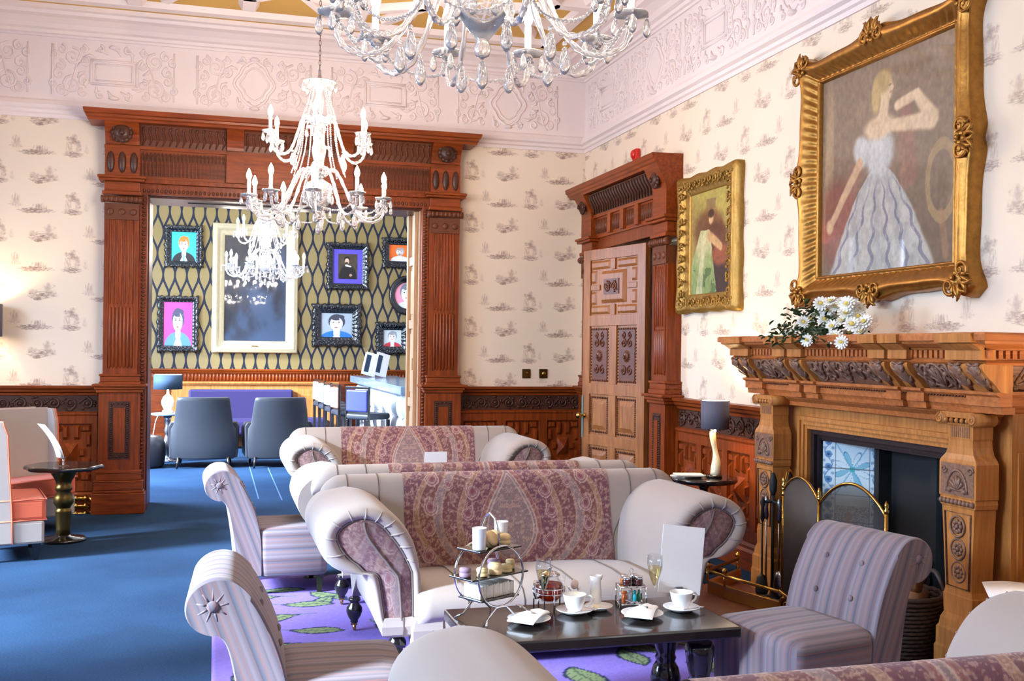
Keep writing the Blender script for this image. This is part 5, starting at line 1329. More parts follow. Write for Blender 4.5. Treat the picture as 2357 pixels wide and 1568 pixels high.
def lady(U, V):
    u = U+.012*(fbm(U, V, 14, 1)-.5); v = V+.012*(fbm(U, V, 14, 2)-.5); n = fbm(U*2, V*.8, 10, 3)
    col = np.ones(U.shape+(3,))*np.array((126, 104, 84))/255.; col = mixn(col, (92, 74, 60), sm(.55-v+.2*n, 0, .5)*.8); col = mixn(col, (150,128,100), .5*sm(n, .5, .8))
    col = mixn(col, (178,150,110), .6*blob(u, v, .07, .62, .035, .34)); col = mixn(col, (120,60,48), .8*blob(u, v, .14, .26, .16, .22)); col = mixn(col, (168,76,58), .7*blob(u, v, .06, .22, .07, .05))
    col = mixn(col, (170,140,92), .6*((np.abs(np.hypot((u-.90)/.09, (v-.36)/.16)-1) < .16).astype(float))); col = mixn(col, (150,108,76), .6*limb(u, v, (.93,.04), (.90,.22), .02, .02)); col = mixn(col, (150,90,78), .45*limb(u, v, (.66,.72), (.68,.42), .045, .06))
    w = np.clip(.055+.60*np.clip(.48-v, 0, 1)**.72, .02, .6); s = (u-.47)/w; sk = ((np.abs(s) < 1) & (v < .48)).astype(float)*sm(1-np.abs(s), 0, .08)
    fold = .5+.5*np.sin(s*11+v*5+2*n); c0 = np.array((178,176,168))/255.; c1 = np.array((146,148,150))/255.
    dress = c0*(1-fold[..., None]*.6)+c1*fold[..., None]*.6; col = col*(1-sk[..., None])+dress*sk[..., None]
    for k in (-.86, -.5, -.16, .2, .52, .84):
        col = mixn(col, (96,98,122), .75*sk*(np.abs(s-k-.04*np.sin(v*50+k*9)) < .035).astype(float)*sm(.46-v, 0, .1))
    col = mixn(col, (190,190,182), .4*sk*(n > .55)); col = mixn(col, (150,90,80), .5*limb(u, v, (.30,.5), (.12,.2), .05, .06)*(1-sk))
    col = mixn(col, (186,188,186), blob(u, v, .47, .56, .105, .115)); col = mixn(col, (204,204,200), .7*blob(u, v, .45, .58, .05, .08)); col = mixn(col, (192,194,192), blob(u, v, .335, .585, .06, .075, .4)); 
    skin = (214,186,148)
    col = mixn(col, skin, blob(u, v, .47, .675, .115, .055)); col = mixn(col, skin, limb(u, v, (.49,.68), (.505,.79), .038, .032)); col = mixn(col, skin, limb(u, v, (.585,.665), (.83,.635), .03, .042)); col = mixn(col, skin, limb(u, v, (.84,.645), (.735,.765), .040, .026)); col = mixn(col, (222,192,152), limb(u, v, (.735,.77), (.60,.752), .022, .024))
    col = mixn(col, (200,164,126), limb(u, v, (.32,.53), (.10,.27), .028, .02)); col = mixn(col, (206,168,128), blob(u, v, .08, .25, .03, .035))
    col = mixn(col, (216,186,146), blob(u, v, .515, .845, .046, .062)); col = mixn(col, (214,182,144), blob(u, v, .556, .842, .014, .012)); col = mixn(col, (176,146,92), blob(u, v, .485, .885, .065, .055, .3)); col = mixn(col, (190,160,100), blob(u, v, .44, .82, .03, .08)); col = mixn(col, (150,96,84), .6*blob(u, v, .548, .825, .008, .006)); col = mixn(col, (110,80,64), .6*blob(u, v, .545, .858, .009, .006))
    return mixn(col, (120,108,96), np.full(U.shape, .16))*(.86+.26*fbm(U*1.5, V, 40, 5)[..., None])  # even grey veil in the paint stands in for reflected haze
def harpist(U, V):
    u = U+.02*(fbm(U, V, 12, 1)-.5); v = V+.012*(fbm(U, V, 12, 2)-.5); n = fbm(U, V, 9, 3)
    col = np.ones(U.shape+(3,))*np.array((150,128,70))/255.; col = mixn(col, (178,160,84), sm(v+.4*u, .75, 1.1)); col = mixn(col, (110,72,44), .9*blob(u, v, .45, .62, .36, .19)); col = mixn(col, (96,58,40), .9*blob(u, v, .62, .45, .34, .22)); col = mixn(col, (60,46,40), blob(u, v, .78, .16, .28, .24))
    col = mixn(col, (122,90,70), .6*((np.abs(u-.5) < .11) & (np.abs(v-.86) < .05)).astype(float))
    w = np.clip(.10+(.66-v)*.55, .05, .6); s = (u-.40)/w; g = ((s > -1.25) & (s < .55) & (v < .62)).astype(float)
    col = mixn(col, (196,190,140), g); col = mixn(col, (120,146,84), .8*g*sm(.35-v+.3*n, 0, .3)); col = mixn(col, (70,96,54), .7*g*((n > .55) & (v < .25))); col = mixn(col, (214,206,166), .6*g*(np.abs(s+.4) < .18))
    col = mixn(col, (150,84,56), .9*blob(u, v, .74, .36, .2, .10)); col = mixn(col, (200,160,110), limb(u, v, (.46,.56), (.74,.44), .05, .04)); col = mixn(col, (206,170,120), blob(u, v, .50, .72, .055, .055)); col = mixn(col, (70,44,32), blob(u, v, .50, .765, .07, .04)); col = mixn(col, (130,96,60), .8*limb(u, v, (.96,.1), (.93,.5), .05, .05))
    return col*(.85+.3*fbm(U, V, 30, 5)[..., None])
gprof = [(0,.02),(.03,.045),(.10,.055),(.13,.040),(.20,.045),(.30,.062),(.42,.082),(.55,.105),(.68,.118),(.78,.112),(.86,.085),(.92,.09),(.97,.075),(1.0,.05),(1.0,.0)]
def bigbump(t, sd):
    c = .045*math.exp(-((t-.5)/.13)**2)*(1-.55*math.exp(-((t-.5)/.03)**2)); e = min(t, 1-t); return c+.05*math.exp(-(e/.055)**2)-.008*math.sin(t*2*PI*2)**2
o = hang('portrait_painting', 'large portrait of a lady in a pale ball gown in a swept gilt frame', 'painting', (XW, 5.225, 2.65), -90)
m = MB(); frame_mesh(m, 1.25, 1.22, .165, gprof, bigbump, .0045, 24, 170, .15)
def sprig(m, x, z, s, ang, out=.11):
    c, sn = math.cos(ang), math.sin(ang); R = lambda a, b: (x+a*c-b*sn, -out, z+a*sn+b*c)
    for sg in (-1, 1):
        m.tube([(p[0], p[1]-.004*k*.2, p[2]) for k, p in enumerate([R(sg*s*.55+a, b) for a, b in spiral(0, 0, s*.42, 1.4, PI/2, -sg, 18)])], [s*.10-.0035*s*k for k in range(18)], 6)
        for k in range(4):
            a = .4+.5*k; m.tube([R(sg*s*.2, 0), R(sg*s*(.6+.15*k)*math.cos(a), s*.75*math.sin(a)), R(sg*s*(.9+.15*k)*math.cos(a+.2), s*1.0*math.sin(a+.2))], [s*.06, s*.13, s*.03], 5)
    for k in range(5): m.ball(R(s*.22*math.cos(k*1.26), s*.22*math.sin(k*1.26)), (s*.16, s*.12, s*.16), 7, 5)
    m.ball((x, -out-.02, z), (s*.13, s*.12, s*.13), 8, 6)
W2, H2 = 1.25/2+.165, 1.22/2+.15
for x, z, a in ((0, H2-.03, 0), (0, -H2+.03, PI), (W2-.03, 0, -PI/2), (-W2+.03, 0, PI/2), (W2-.05, H2-.05, -PI/4), (-W2+.05, H2-.05, PI/4), (W2-.05, -H2+.05, -3*PI/4), (-W2+.05, -H2+.05, 3*PI/4)): sprig(m, x, z, .11, a, .115)
m.build('gilt_frame', M['gold'], o)
canvas(o, 1.27, 1.24, .022, lady, M['paint'], 330, 330)
o = hang('musician_painting', 'narrow gilt framed painting of a woman in a green gown by the side door', 'painting', (XW, 7.405, 2.41), -90)
m = MB(); frame_mesh(m, .68, .80, .155, [(0,.02),(.06,.04),(.12,.035),(.2,.05),(.32,.045),(.4,.06),(.6,.085),(.8,.09),(.92,.085),(.96,.06),(1,.065),(1,0)], lambda t, sd: .006*math.sin(t*22)+.008*math.exp(-(min(t, 1-t)/.06)**2), .004, 22, 50, .145)
for sd in range(4):
    L = .95
    for k in range(11):
        t = (k+.5)/11-.5
        x, z = ((t*.98, -.47), (.415, t*1.08), (t*.98, .47), (-.415, t*1.08))[sd]
        m.tube([(x+a, -.085, z+b) for a, b in spiral(0, 0, .034, 1.3, k, (-1)**k, 12)], [.010-.0005*i for i in range(12)], 5)
        m.ball((x+.03, -.088, z+.01), (.014, .01, .014), 6, 4); m.ball((x-.02, -.088, z-.03), (.012, .01, .016), 6, 4)
m.build('gilt_frame', plain('gilt_leaf', lin(156,118,52), .45, .6, var=.35, scale=40, bumpd=.005), o)
m = MB(); m.box(-.06, .06, -.055, -.04, -.455, -.425); m.build('name_plate', M['brass'], o)
canvas(o, .70, .82, .02, harpist, M['paint'], 150, 190)

# ------------------------------------------------------------------ the bar beyond the doorway
YB = 17.0; ZB = 4.15; Y0 = YW+.48
m = MB(); m.box(-3.3, 5.3, YB, YB+.2, 0, ZB); struct(m.build('wall_bar_back', M['barpaper']))
m = MB(); m.box(5.1, 5.3, Y0, YB, 0, ZB); struct(m.build('wall_bar_right', M['plaster']))
m = MB(); m.box(-3.3, -3.1, Y0, 10.95, 0, ZB); m.box(-3.3, -3.1, 15.9, YB, 0, ZB); m.box(-3.3, -3.1, 10.95, 15.9, 0, .5); m.box(-3.3, -3.1, 10.95, 15.9, 3.7, ZB); struct(m.build('wall_bar_left', M['plaster']))
w = structE('window_4'); m = MB()
for yy in (10.95, 12.9, 14.4, 15.84): m.box(-3.24, -3.16, yy, yy+.06, .5, 3.7)
for zz in (.5, 2.5, 3.64): m.box(-3.23, -3.17, 10.95, 15.9, zz, zz+.06)
m.build('window_frame', M['plasterw'], w)
m = MB(); m.box(-3.3, 5.3, Y0, YB+.2, ZB, ZB+.1); struct(m.build('ceiling_bar', M['plasterw']))
m = MB(); m.sweep([(0,3.74),(.03,3.74),(.04,3.80),(.10,3.86),(.12,3.92),(.22,4.02),(.26,4.10),(.26,ZB),(0,ZB)], -3.2, 5.2, 'x', T(0, YB, 0)); struct(m.build('trim_8', M['plasterw']))
E8 = structE('trim_9'); E8.location = (0, YB, 0)
m = MB(); m.box(-3.1, 5.1, -.03, 0, 0, 1.17); m.sweep([(0,1.13),(.06,1.13),(.07,1.15),(.09,1.17),(.09,1.19),(0,1.19)], -3.1, 5.1, 'x'); m.box(-3.1, 5.1, -.05, 0, .96, 1.0); m.box(-3.1, 5.1, -.055, 0, 0, .2)
for x in np.arange(-3, 5, .55): m.box(x, x+.06, -.045, 0, .2, .96)
m.build('panelling', M['woodh'], E8)
m = MB()
for k in range(150): m.lathe([(.001,1.005),(.019,1.01),(.019,1.12),(.001,1.125)], 6, (-3+8*k/150, -.03, 0))
m.build('reeded_band', M['woodh'], E8)
# booth bench
q = thing('bench', 'purple velvet wall bench with oak surround in the bar behind the armchairs', 'bench', (.62, 16.55, 0))
m = MB(); m.box(-1.25, 1.25, .1, .41, 0, .98); m.box(-1.25, -1.05, -.3, .41, 0, .55); m.box(1.05, 1.25, -.3, .41, 0, .55); m.sweep([(0,.95),(.02,.95),(.035,.98),(.035,1.0),(0,1.0)], -1.27, 1.27, 'x', T(0, .1, 0)); m.box(.62, 1.18, .085, .1, .2, .88); m.box(.68, 1.12, .075, .09, .28, .80); m.build('oak_surround', M['honey'], q, .006)
m = MB(); m.box(-1.0, .55, -.02, .1, .42, .885); m.build('backrest', M['purple'], q, .03)
m = MB(); m.box(-1.05, 1.05, -.42, .1, .22, .45); m.build('seat', M['purple'], q, .04)
# armchairs seen from behind
def make_armchair(label):
    S = thing('armchair', label, 'armchair', group='charcoal leather armchairs')
    m = MB(); rows = []
    for z, hw, y0, th in ((.115, .37, .24, .10), (.14, .385, .25, .12), (.30, .40, .27, .13), (.50, .395, .29, .13), (.56, .36, .30, .13), (.70, .345, .325, .12), (.85, .325, .355, .11), (.895, .315, .365, .09), (.905, .30, .365, .06)):
        r = []
        for k in range(11):
            t = k/10*2-1; r.append((hw*t, y0+.09-.07*t*t, z))
        for k in range(11):
            t = 1-k/10*2; r.append((hw*t*.97, y0+.09-.07*t*t-th, z))
        rows.append(r)
    m.grid(rows, True, False, True, True, True); m.build('backrest', M['leather'], S, .012)
    for s in (-1, 1):
        m = MB(); rows = []
        for y, zt in ((.26, .58), (.1, .585), (-.2, .56), (-.33, .53), (-.36, .50)):
            rows.append([(s*.415, y, .13), (s*.43, y, zt-.05), (s*.40, y, zt), (s*.32, y, zt), (s*.29, y, zt-.04), (s*.29, y, .13)])
        m.grid(rows, True, False, True, True, True); m.build('armrest', M['leather'], S, .01)
    m = MB(); m.box(-.29, .29, -.36, .22, .14, .40); m.build('seat', M['leather'], S, .04, 3)
    for x in (-.30, .30):
        for y in (-.30, .30):
            m = MB(); m.tube([(x*1.06, y*1.08, 0), (x, y, .14)], [.013, .022], 6); m.build('leg', M['blackw'], S)
    return S
ac = make_armchair('charcoal leather armchair in the bar, next to the lamp table'); ac.location = (-.12, 14.05, 0); ac.rotation_euler = (0, 0, math.radians(178))
dup(ac, (.79, 13.98, 0), 183, 'charcoal leather armchair in the bar, nearer the counter')
for o_ in (ac,): pass
# bar lamp
o = thing('bar_lamp_table', 'small turned lamp table in the bar beside the armchair', 'side table', (-.60, 14.62, 0))
m = MB(); m.lathe([(.20, .62), (.21, .63), (.21, .645), (.205, .65)], 30); m.build('table_top', M['marble'], o)
m = MB(); m.lathe([(.13, 0), (.13, .02), (.05, .05), (.035, .1), (.06, .18), (.065, .24), (.04, .33), (.03, .37), (.05, .42), (.03, .47), (.04, .55), (.06, .62)], 22); m.build('pedestal', M['steel'], o)
def urn(q):
    m = MB(); m.lathe([(.07, 0), (.07, .03), (.045, .04), (.075, .10), (.085, .15), (.06, .21), (.02, .25), (.015, .30)], 24); m.build('lamp_base', M['china'], q)
    m = MB(); pass
make_lamp('bar_lamp', 'bar table lamp with slate drum shade and white urn base', (-.60, 14.62, .652), urn, .185, .315, .51, M['shadeb'], 25, (1, .9, .75))
o = thing('power_cord', 'pale lamp cord trailing from the bar lamp table to the floor', 'cord'); m = MB()
m.tube([(-.70, 14.42, .66), (-.74, 14.38, .55), (-.77, 14.36, .35), (-.82, 14.34, .15), (-.84, 14.32, .005)], .005, 6); m.build('cable', M['paper'], o)
o = thing('pouf', 'round dark leather pouf half hidden by the doorway jamb', 'pouf', (-.86, 14.02, 0))
m = MB(); m.lathe([(.22, 0), (.25, .03), (.27, .15), (.265, .3), (.22, .39), (.1, .41), (.001, .412)], 28); m.build('cushion', M['leather'], o)
# counter
o = thing('bar_counter', 'bar counter with pale marble top and buttoned white front', 'counter', (2.15, 12.0, 0))
m = MB(); m.box(-.08, .62, 0, 4.7, 1.0, 1.105); m.build('counter_top', M['marble'], o, .01)
m = MB(); m.box(.04, .55, .1, 4.6, 0, 1.0); m.build('carcass', M['blackw'], o)
m = MB(); rows = []
for i in range(70):
    y = .1+4.5*i/69; rows.append([(.04-.05*(abs(math.sin(PI*i/6)))**.6*(abs(math.sin(PI*(j)/6)))**.6, y, .12+.86*j/18) for j in range(19)])
m.grid(rows, False, False, True); m.build('buttoned_front', M['whitel'], o)
for k, (y, a, lab) in enumerate(((3.7, 14, 'white folded menu standing on the bar counter, nearer the wall'), (3.35, 20, 'white folded menu standing on the bar counter, nearer the room'))):
    q = thing('bar_menu', lab, 'menu', (2.22+.12*k, 12+y, 1.135), 10+a, 'menus on the bar')
    m = MB(); m.box(-.11, .11, -.004, .004, 0, .34, RY(14)); m.box(-.11, .11, .03, .038, 0, .33, RY(14)); m.build('card', M['paper'], q)
    m = MB(); m.box(-.10, -.02, -.006, -.004, .04, .30, RY(14)); m.build('printed_panel', M['shadeb'], q)
def make_stool(label, mat):
    S = thing('bar_stool', label, 'bar stool', group='bar stools along the counter')
    m = MB(); m.box(-.2, .2, -.2, .2, .66, .74); m.build('seat', M['leather'], S, .03, 3)
    m = MB(); m.box(-.18, .18, .17, .215, .76, 1.03); m.build('backrest', mat, S, .02, 3)
    m = MB(); m.box(-.2, -.18, .17, .2, .6, 1.06); m.box(.18, .2, .17, .2, .6, 1.06); m.box(-.2, .2, .17, .2, 1.04, 1.07); m.build('back_frame', M['blackw'], S, .004)
    for x in (-.18, .18):
        for y in (-.17, .18):
            m = MB(); m.box(x-.018, x+.018, y-.018, y+.018, 0, .66); m.build('leg', M['blackw'], S, .003)
    m = MB(); m.box(-.18, .18, -.18, -.165, .22, .25); m.box(-.18, -.165, -.17, .18, .22, .25); m.box(.165, .18, -.17, .18, .22, .25); m.build('footrest', M['steel'], S)
    return S
for (x, y, a, lab, mt) in ((1.84, 13.0, 128, 'bar stool with deep blue back, nearest to the doorway', 'blueseat'), (1.70, 13.75, 98, 'bar stool with coral back, second along the counter from the doorway', 'coral'), (1.68, 14.45, 96, 'bar stool with pale blue back, third along the counter from the doorway', 'paleblue'), (1.66, 15.15, 96, 'bar stool with pale blue back, fourth along the counter from the doorway', 'paleblue'), (1.66, 15.9, 97, 'bar stool with white back, farthest along the counter', 'whitel')):
    s_ = make_stool(lab, M[mt]); s_.location = (x, y, 0); s_.rotation_euler = (0, 0, math.radians(a))
# pictures in the bar
def person(bg, hair, skin, coat, shirt, beard=False, tie=None, off=0., big=1.0):
    def fn(U, V):
        col = np.ones(U.shape+(3,))*np.array(bg)/255.; u = (U-.5-off)/big+.5; v = (V-.5)/big+.5
        col = mixn(col, coat, blob(u, v, .5, -.02, .46, .34, 0, .03)); col = mixn(col, shirt, ((np.abs(u-.5) < (.30-v)*.5) & (v < .30)).astype(float))
        col = mixn(col, skin, limb(u, v, (.5, .22), (.5, .42), .085, .08, .05)); col = mixn(col, hair, blob(u, v, .5, .62, .215, .24, 0, .03)); col = mixn(col, skin, blob(u, v, .49, .55, .165, .215, 0, .03)); col = mixn(col, hair, blob(u, v, .52, .75, .18, .09, .15, .04))
        col = mixn(col, tuple(int(c*.86) for c in skin), .8*((u > .56) & (blob(u, v, .49, .55, .165, .215, 0, .03) > .5)).astype(float))
        for s in (-1, 1): col = mixn(col, (40,36,44), blob(u, v, .485+s*.07, .585, .030, .016, 0, .1)); col = mixn(col, hair, blob(u, v, .485+s*.07, .63, .04, .010, 0, .1))
        col = mixn(col, (160,44,50) if not beard else (120,70,60), blob(u, v, .485, .43, .045, .016, 0, .1)); col = mixn(col, tuple(int(c*.75) for c in skin), .7*limb(u, v, (.485,.57), (.475,.49), .010, .016))
        if beard: col = mixn(col, hair, .8*(blob(u, v, .49, .40, .12, .09, 0, .06))*(1-blob(u, v, .485, .43, .05, .02, 0, .1)))
        if tie: col = mixn(col, tie, ((np.abs(u-.5) < .03+.02*(.25-v)) & (v < .26)).astype(float))
        return col
    return fn
def dark_sitter(U, V):
    n = fbm(U, V, 6, 2); col = np.ones(U.shape+(3,))*np.array((74,62,48))/255.; col = col*(.7+.6*n[..., None]); edge = ((U < .17) | (U > .83) | (V < .14) | (V > .86)).astype(float)
    col = mixn(col, (26,24,26), blob(U, V, .5, .2, .30, .34, 0, .1)); col = mixn(col, (24,20,20), blob(U, V, .47, .70, .10, .09, 0, .08)); col = mixn(col, (206,170,140), blob(U, V, .47, .65, .075, .085, 0, .08)); col = mixn(col, (30,24,22), blob(U, V, .46, .60, .05, .03, 0, .1)); col = mixn(col, (214,208,200), limb(U, V, (.44,.53), (.60,.50), .03, .02)); col = mixn(col, (180,140,112), blob(U, V, .6, .25, .05, .04))
    return mixn(col, (92,78,196), edge)
bprof = [(0,.015),(.08,.035),(.2,.03),(.35,.05),(.6,.07),(.8,.075),(.92,.06),(1,.04),(1,0)]
def bar_pic(label, x0, x1, z0, z1, bw, fn, bigf=False):
    o = hang('framed_portrait', label, 'framed picture', ((x0+x1)/2, YB, (z0+z1)/2), 0, 'black framed portraits on the bar wall')
    iw, ih = x1-x0-2*bw, z1-z0-2*bw
    m = MB(); rn = random.Random(int(x0*100)); frame_mesh(m, iw, ih, bw, bprof, lambda t, sd: .010*math.sin(t*2*PI*7)+.012*math.exp(-(min(t, 1-t)/.06)**2)+.012*math.exp(-((t-.5)/.08)**2), .006, 24, 40)
    for sd in range(4):
        for k in range(8):
            t = (k+.5)/8-.5; x, z = ((t*(iw+bw), -ih/2-bw*.62), (iw/2+bw*.62, t*(ih+bw)), (t*(iw+bw), ih/2+bw*.62), (-iw/2-bw*.62, t*(ih+bw)))[sd]
            m.tube([(x+a, -.075, z+b) for a, b in spiral(0, 0, bw*.27, 1.2, k*2, (-1)**k, 9)], [.010-.0006*i for i in range(9)], 5)
    m.build('black_frame', M['frame'], o)
    canvas(o, iw+.01, ih+.01, .012, fn, M['print'], 80, 100)
bar_pic('black framed portrait of an orange-haired sitter on turquoise, upper left in the bar', -.768, -.205, 2.76, 3.41, .10, person((52,196,214), (232,120,40), (240,226,222), (26,26,34), (240,244,250), tie=(120,160,200)))
bar_pic('black framed portrait of a white-faced figure on pink, below the turquoise one', -.865, -.255, 1.45, 2.315, .095, person((214,70,150), (70,70,92), (250,250,252), (92,140,180), (250,250,252)))
bar_pic('black framed portrait of a dark-robed man with purple mount', 1.71, 2.385, 2.48, 3.24, .105, dark_sitter)
bar_pic('black framed landscape-shaped portrait of a man in blue, above the bar stools', 1.487, 2.275, 1.565, 2.25, .15, person((160,170,178), (60,62,74), (244,236,232), (40,110,180), (250,250,250), off=.0, big=1.25))
bar_pic('small black framed portrait on an orange ground, at the doorway edge', 2.605, 3.19, 2.86, 3.355, .115, person((236,110,40), (170,150,140), (230,220,214), (226,226,230), (236,236,240), beard=True, big=.95))
bar_pic('small black framed portrait of a pale man in red, lowest by the doorway edge', 2.515, 3.06, 1.445, 1.972, .13, person((196,204,206), (150,150,152), (240,228,222), (190,60,70), (236,236,240), big=1.2))
o = hang('oval_portrait', 'oval black framed portrait half hidden by the doorway edge', 'framed picture', (3.02, YB, 2.415), 0)
m = MB(); rows = []
for k in range(64):
    a = 2*PI*k/64; rows.append([((.20+.10*q)*1.0*math.cos(a), -h, (.155+.10*q+.03)*1.15*math.sin(a)) for q, h in bprof])
m.grid(rows, False, True, True); m.build('black_frame', M['frame'], o)
U, A_2 = np.meshgrid(np.linspace(.001, 1, 40), np.linspace(0, 2*PI, 90)); Px = U*np.cos(A_2); Pz = U*np.sin(A_2)
grid_np('picture', np.stack([Px*.205, np.full(Px.shape, -.012), Pz*.22], -1), person((236,150,170), (120,120,128), (242,236,232), (210,214,220), (240,240,244), big=1.3)(.5+.5*Px, .5+.5*Pz), M['print'], o, False)
o = hang('gilt_mirror_frame', 'tall dark canvas in a wide pale gilt frame on the bar wall', 'painting', (.60, YB, 2.46), 0)
m = MB(); frame_mesh(m, .94, 1.65, .19, [(0,.02),(.05,.045),(.14,.04),(.2,.055),(.34,.05),(.45,.065),(.6,.09),(.72,.095),(.8,.075),(.88,.085),(.96,.07),(1,.05),(1,0)], None, 0, 1, 12); m.build('gilt_frame', M['goldp'], o)
m = MB(); m.box(-.05, .05, -.07, -.05, -.93, -.90); m.build('name_plate', M['brass'], o)
def darkcanvas(U, V):
    n = fbm(U, V, 3, 4); col = np.ones(U.shape+(3,))*np.array((34,34,42))/255.; col = mixn(col, (64,84,112), .8*sm(n+.35*U-.25*V, .42, .75)); return mixn(col, (60,50,46), .6*sm(V, .7, 1))
canvas(o, .95, 1.66, .015, darkcanvas, M['paint'], 60, 90)

# ------------------------------------------------------------------ chandeliers
def hang_chandelier(label, loc, ztop, energy, first=None):
    S = thing('chandelier', label, 'chandelier', loc, 0, 'crystal chandeliers')
    return S
def smooth3(P, it=2):
    P = [Vector(p) for p in P]
    for _ in range(it):
        Q = [P[0]]
        for a, b in zip(P, P[1:]): Q += [a.lerp(b, .25), a.lerp(b, .75)]
        Q.append(P[-1]); P = Q
    return P
def make_chandelier(label, loc):
    S = thing('chandelier', label, 'chandelier', loc, 0, 'crystal chandeliers'); CR = M['crystal']
    m = MB(); m.lathe([(.001,.10),(.022,.11),(.03,.135),(.02,.16),(.045,.19),(.075,.23),(.09,.28),(.10,.33),(.09,.36),(.05,.385),(.03,.40),(.038,.44),(.06,.46),(.06,.48),(.03,.50),(.04,.54),(.052,.60),(.04,.66),(.028,.70),(.045,.73),(.045,.745),(.026,.77),(.05,.80),(.05,.83),(.022,.85),(.028,.90),(.034,.96),(.022,1.01),(.03,1.04),(.05,1.06),(.03,1.09),(.012,1.13),(.01,1.17)], 24); m.build('stem', CR, S)
    m = MB(); m.lathe([(.03,1.055),(.11,1.075),(.12,1.085),(.10,1.09),(.03,1.075)], 24); m.build('crown_dish', CR, S)
    m = MB(); m.lathe([(.03,.785),(.10,.80),(.115,.82),(.10,.815),(.03,.80)], 24); m.build('collar_dish', CR, S)
    m = MB()
    drop = MB(); drop.lathe([(.001,0),(.006,-.004),(.011,-.022),(.0135,-.038),(.012,-.050),(.006,-.060),(.001,-.063)], 10); drop.ball((0,0,.008), .006, 8, 6)
    d0 = None; bulbs = []
    cand = MB(); cand.lathe([(.010,0),(.0125,.004),(.0125,.082),(.010,.09),(.001,.09)], 12)
    bulb = MB(); bulb.lathe([(.006,.086),(.015,.10),(.019,.118),(.014,.140),(.005,.160),(.001,.168)], 12)
    first = {}
    def add_arm(kind, P, rc, zc, ang, phase):
        nonlocal d0
        if kind not in first:
            mb = MB(); Q = smooth3(P, 3); mb.tube(Q, [.0105+.0022*math.sin(k*1.9) for k in range(len(Q))], 8)
            mb.lathe([(.004,-.02),(.016,-.012),(.02,0),(.05,.006),(.058,.016),(.056,.02),(.02,.012),(.014,.026),(.016,.034),(.001,.034)], 16, (rc, 0, zc))
            a = mb.build('arm', CR, S); first[kind] = a
            c = cand.build('candle', M['china'], a) if 'c' not in first else lcopy(first['c'], a); first['c'] = c; c.location = (rc, 0, zc+.03)
            b = bulb.build('bulb', M['bulbc'], a) if 'b' not in first else lcopy(first['b'], a); first['b'] = b; b.location = (rc, 0, zc+.03)
            sp = [(rc+.052*math.cos(t), .052*math.sin(t), zc+.002) for t in (0, PI/2, PI, 3*PI/2)]+[(P[3][0], 0, P[3][2]-.018)]
            for s in sp:
                if d0 is None: d0 = drop.build('crystal_drop', CR, a); dd = d0
                else: dd = lcopy(d0, a)
                dd.location = s; q = 1.0 if s is not sp[-1] else 1.45; dd.scale = (q, q, q)
        else: a = lcopy(first[kind], S)
        a.rotation_euler = (0, 0, ang)
        bulbs.append((rc*math.cos(ang), rc*math.sin(ang), zc+.15))
    for k in range(10): add_arm('low', [(.045,0,.42),(.09,0,.47),(.15,0,.44),(.27,0,.16),(.37,0,.10),(.47,0,.14),(.485,0,.22)], .485, .235, 2*PI*k/10+.15, 0)
    for k in range(6): add_arm('up', [(.04,0,.80),(.08,0,.85),(.13,0,.82),(.20,0,.58),(.28,0,.53),(.355,0,.58),(.365,0,.66)], .365, .675, 2*PI*k/6+.35, 0)
    ch0 = None
    def chain(P, ang):
        nonlocal m
        Q = smooth3(P, 2); L = [0]
        for a, b in zip(Q, Q[1:]): L.append(L[-1]+(b-a).length)
        mb = MB(); n = int(L[-1]/.0155)
        R = resample([tuple(p) for p in Q], n+1)
        for p in R: mb.ball(p, .0068, 6, 5)
        mb.tube(R, .0015, 4)
        return mb.build('bead_chain', CR, S)
    c1 = chain([(.05,0,1.06),(.075,0,.95),(.115,0,.83)], 0)
    c2 = chain([(.115,0,.80),(.13,0,.60),(.19,0,.43)], 0)
    c3 = chain([(.46,-.142,.235),(.40,-.09,.13),(.40,.09,.13),(.46,.142,.235)], 0)
    for base, n, ph in ((c1, 8, 0), (c2, 10, .1), (c3, 10, .15)):
        for k in range(n):
            c = base if k == 0 else lcopy(base, S); c.rotation_euler = (0, 0, 2*PI*k/n+ph+(PI/10 if base is c3 else 0))
    for k in range(8):
        dd = lcopy(d0, S); a = 2*PI*k/8; dd.location = (.095*math.cos(a), .095*math.sin(a), .29); dd.scale = (1.2,)*3
    dd = lcopy(d0, S); dd.location = (0, 0, .095); dd.scale = (1.5,)*3
    for k in range(8):
        dd = lcopy(d0, S); a = 2*PI*k/8; dd.location = (.112*math.cos(a), .112*math.sin(a), 1.075)
    return S
def ceil_rod(S, h):
    m = MB(); z = 1.165
    n = int((h-1.165)/.035)
    for k in range(n):
        zz = 1.165+(h-1.165-.03)*k/n; A = (.007, 0) if k % 2 else (0, .007)
        m.tube([(A[0]*math.cos(t), A[1]*math.cos(t), zz+.02+.022*math.sin(t)) for t in [2*PI*j/8 for j in range(8)]], .0022, 4, True)
    m.lathe([(.02,h-.06),(.055,h-.03),(.06,h)], 18); m.build('chain', M['brassd'], S)
PA, PB_, PC_ = (.690, 7.50, 2.345), (.83, 3.32, 2.40), (.604, 13.76, 2.33)
chA = make_chandelier('lit crystal chandelier hanging before the carved doorway', PA)
chB = dup(chA, PB_, 11, 'nearest crystal chandelier, cut off by the top of the picture'); chC = dup(chA, PC_, 20, 'crystal chandelier in the bar, seen through the doorway')
ceil_rod(chA, ZT-PA[2]); ceil_rod(chB, ZT-PB_[2]); ceil_rod(chC, ZB-PC_[2])
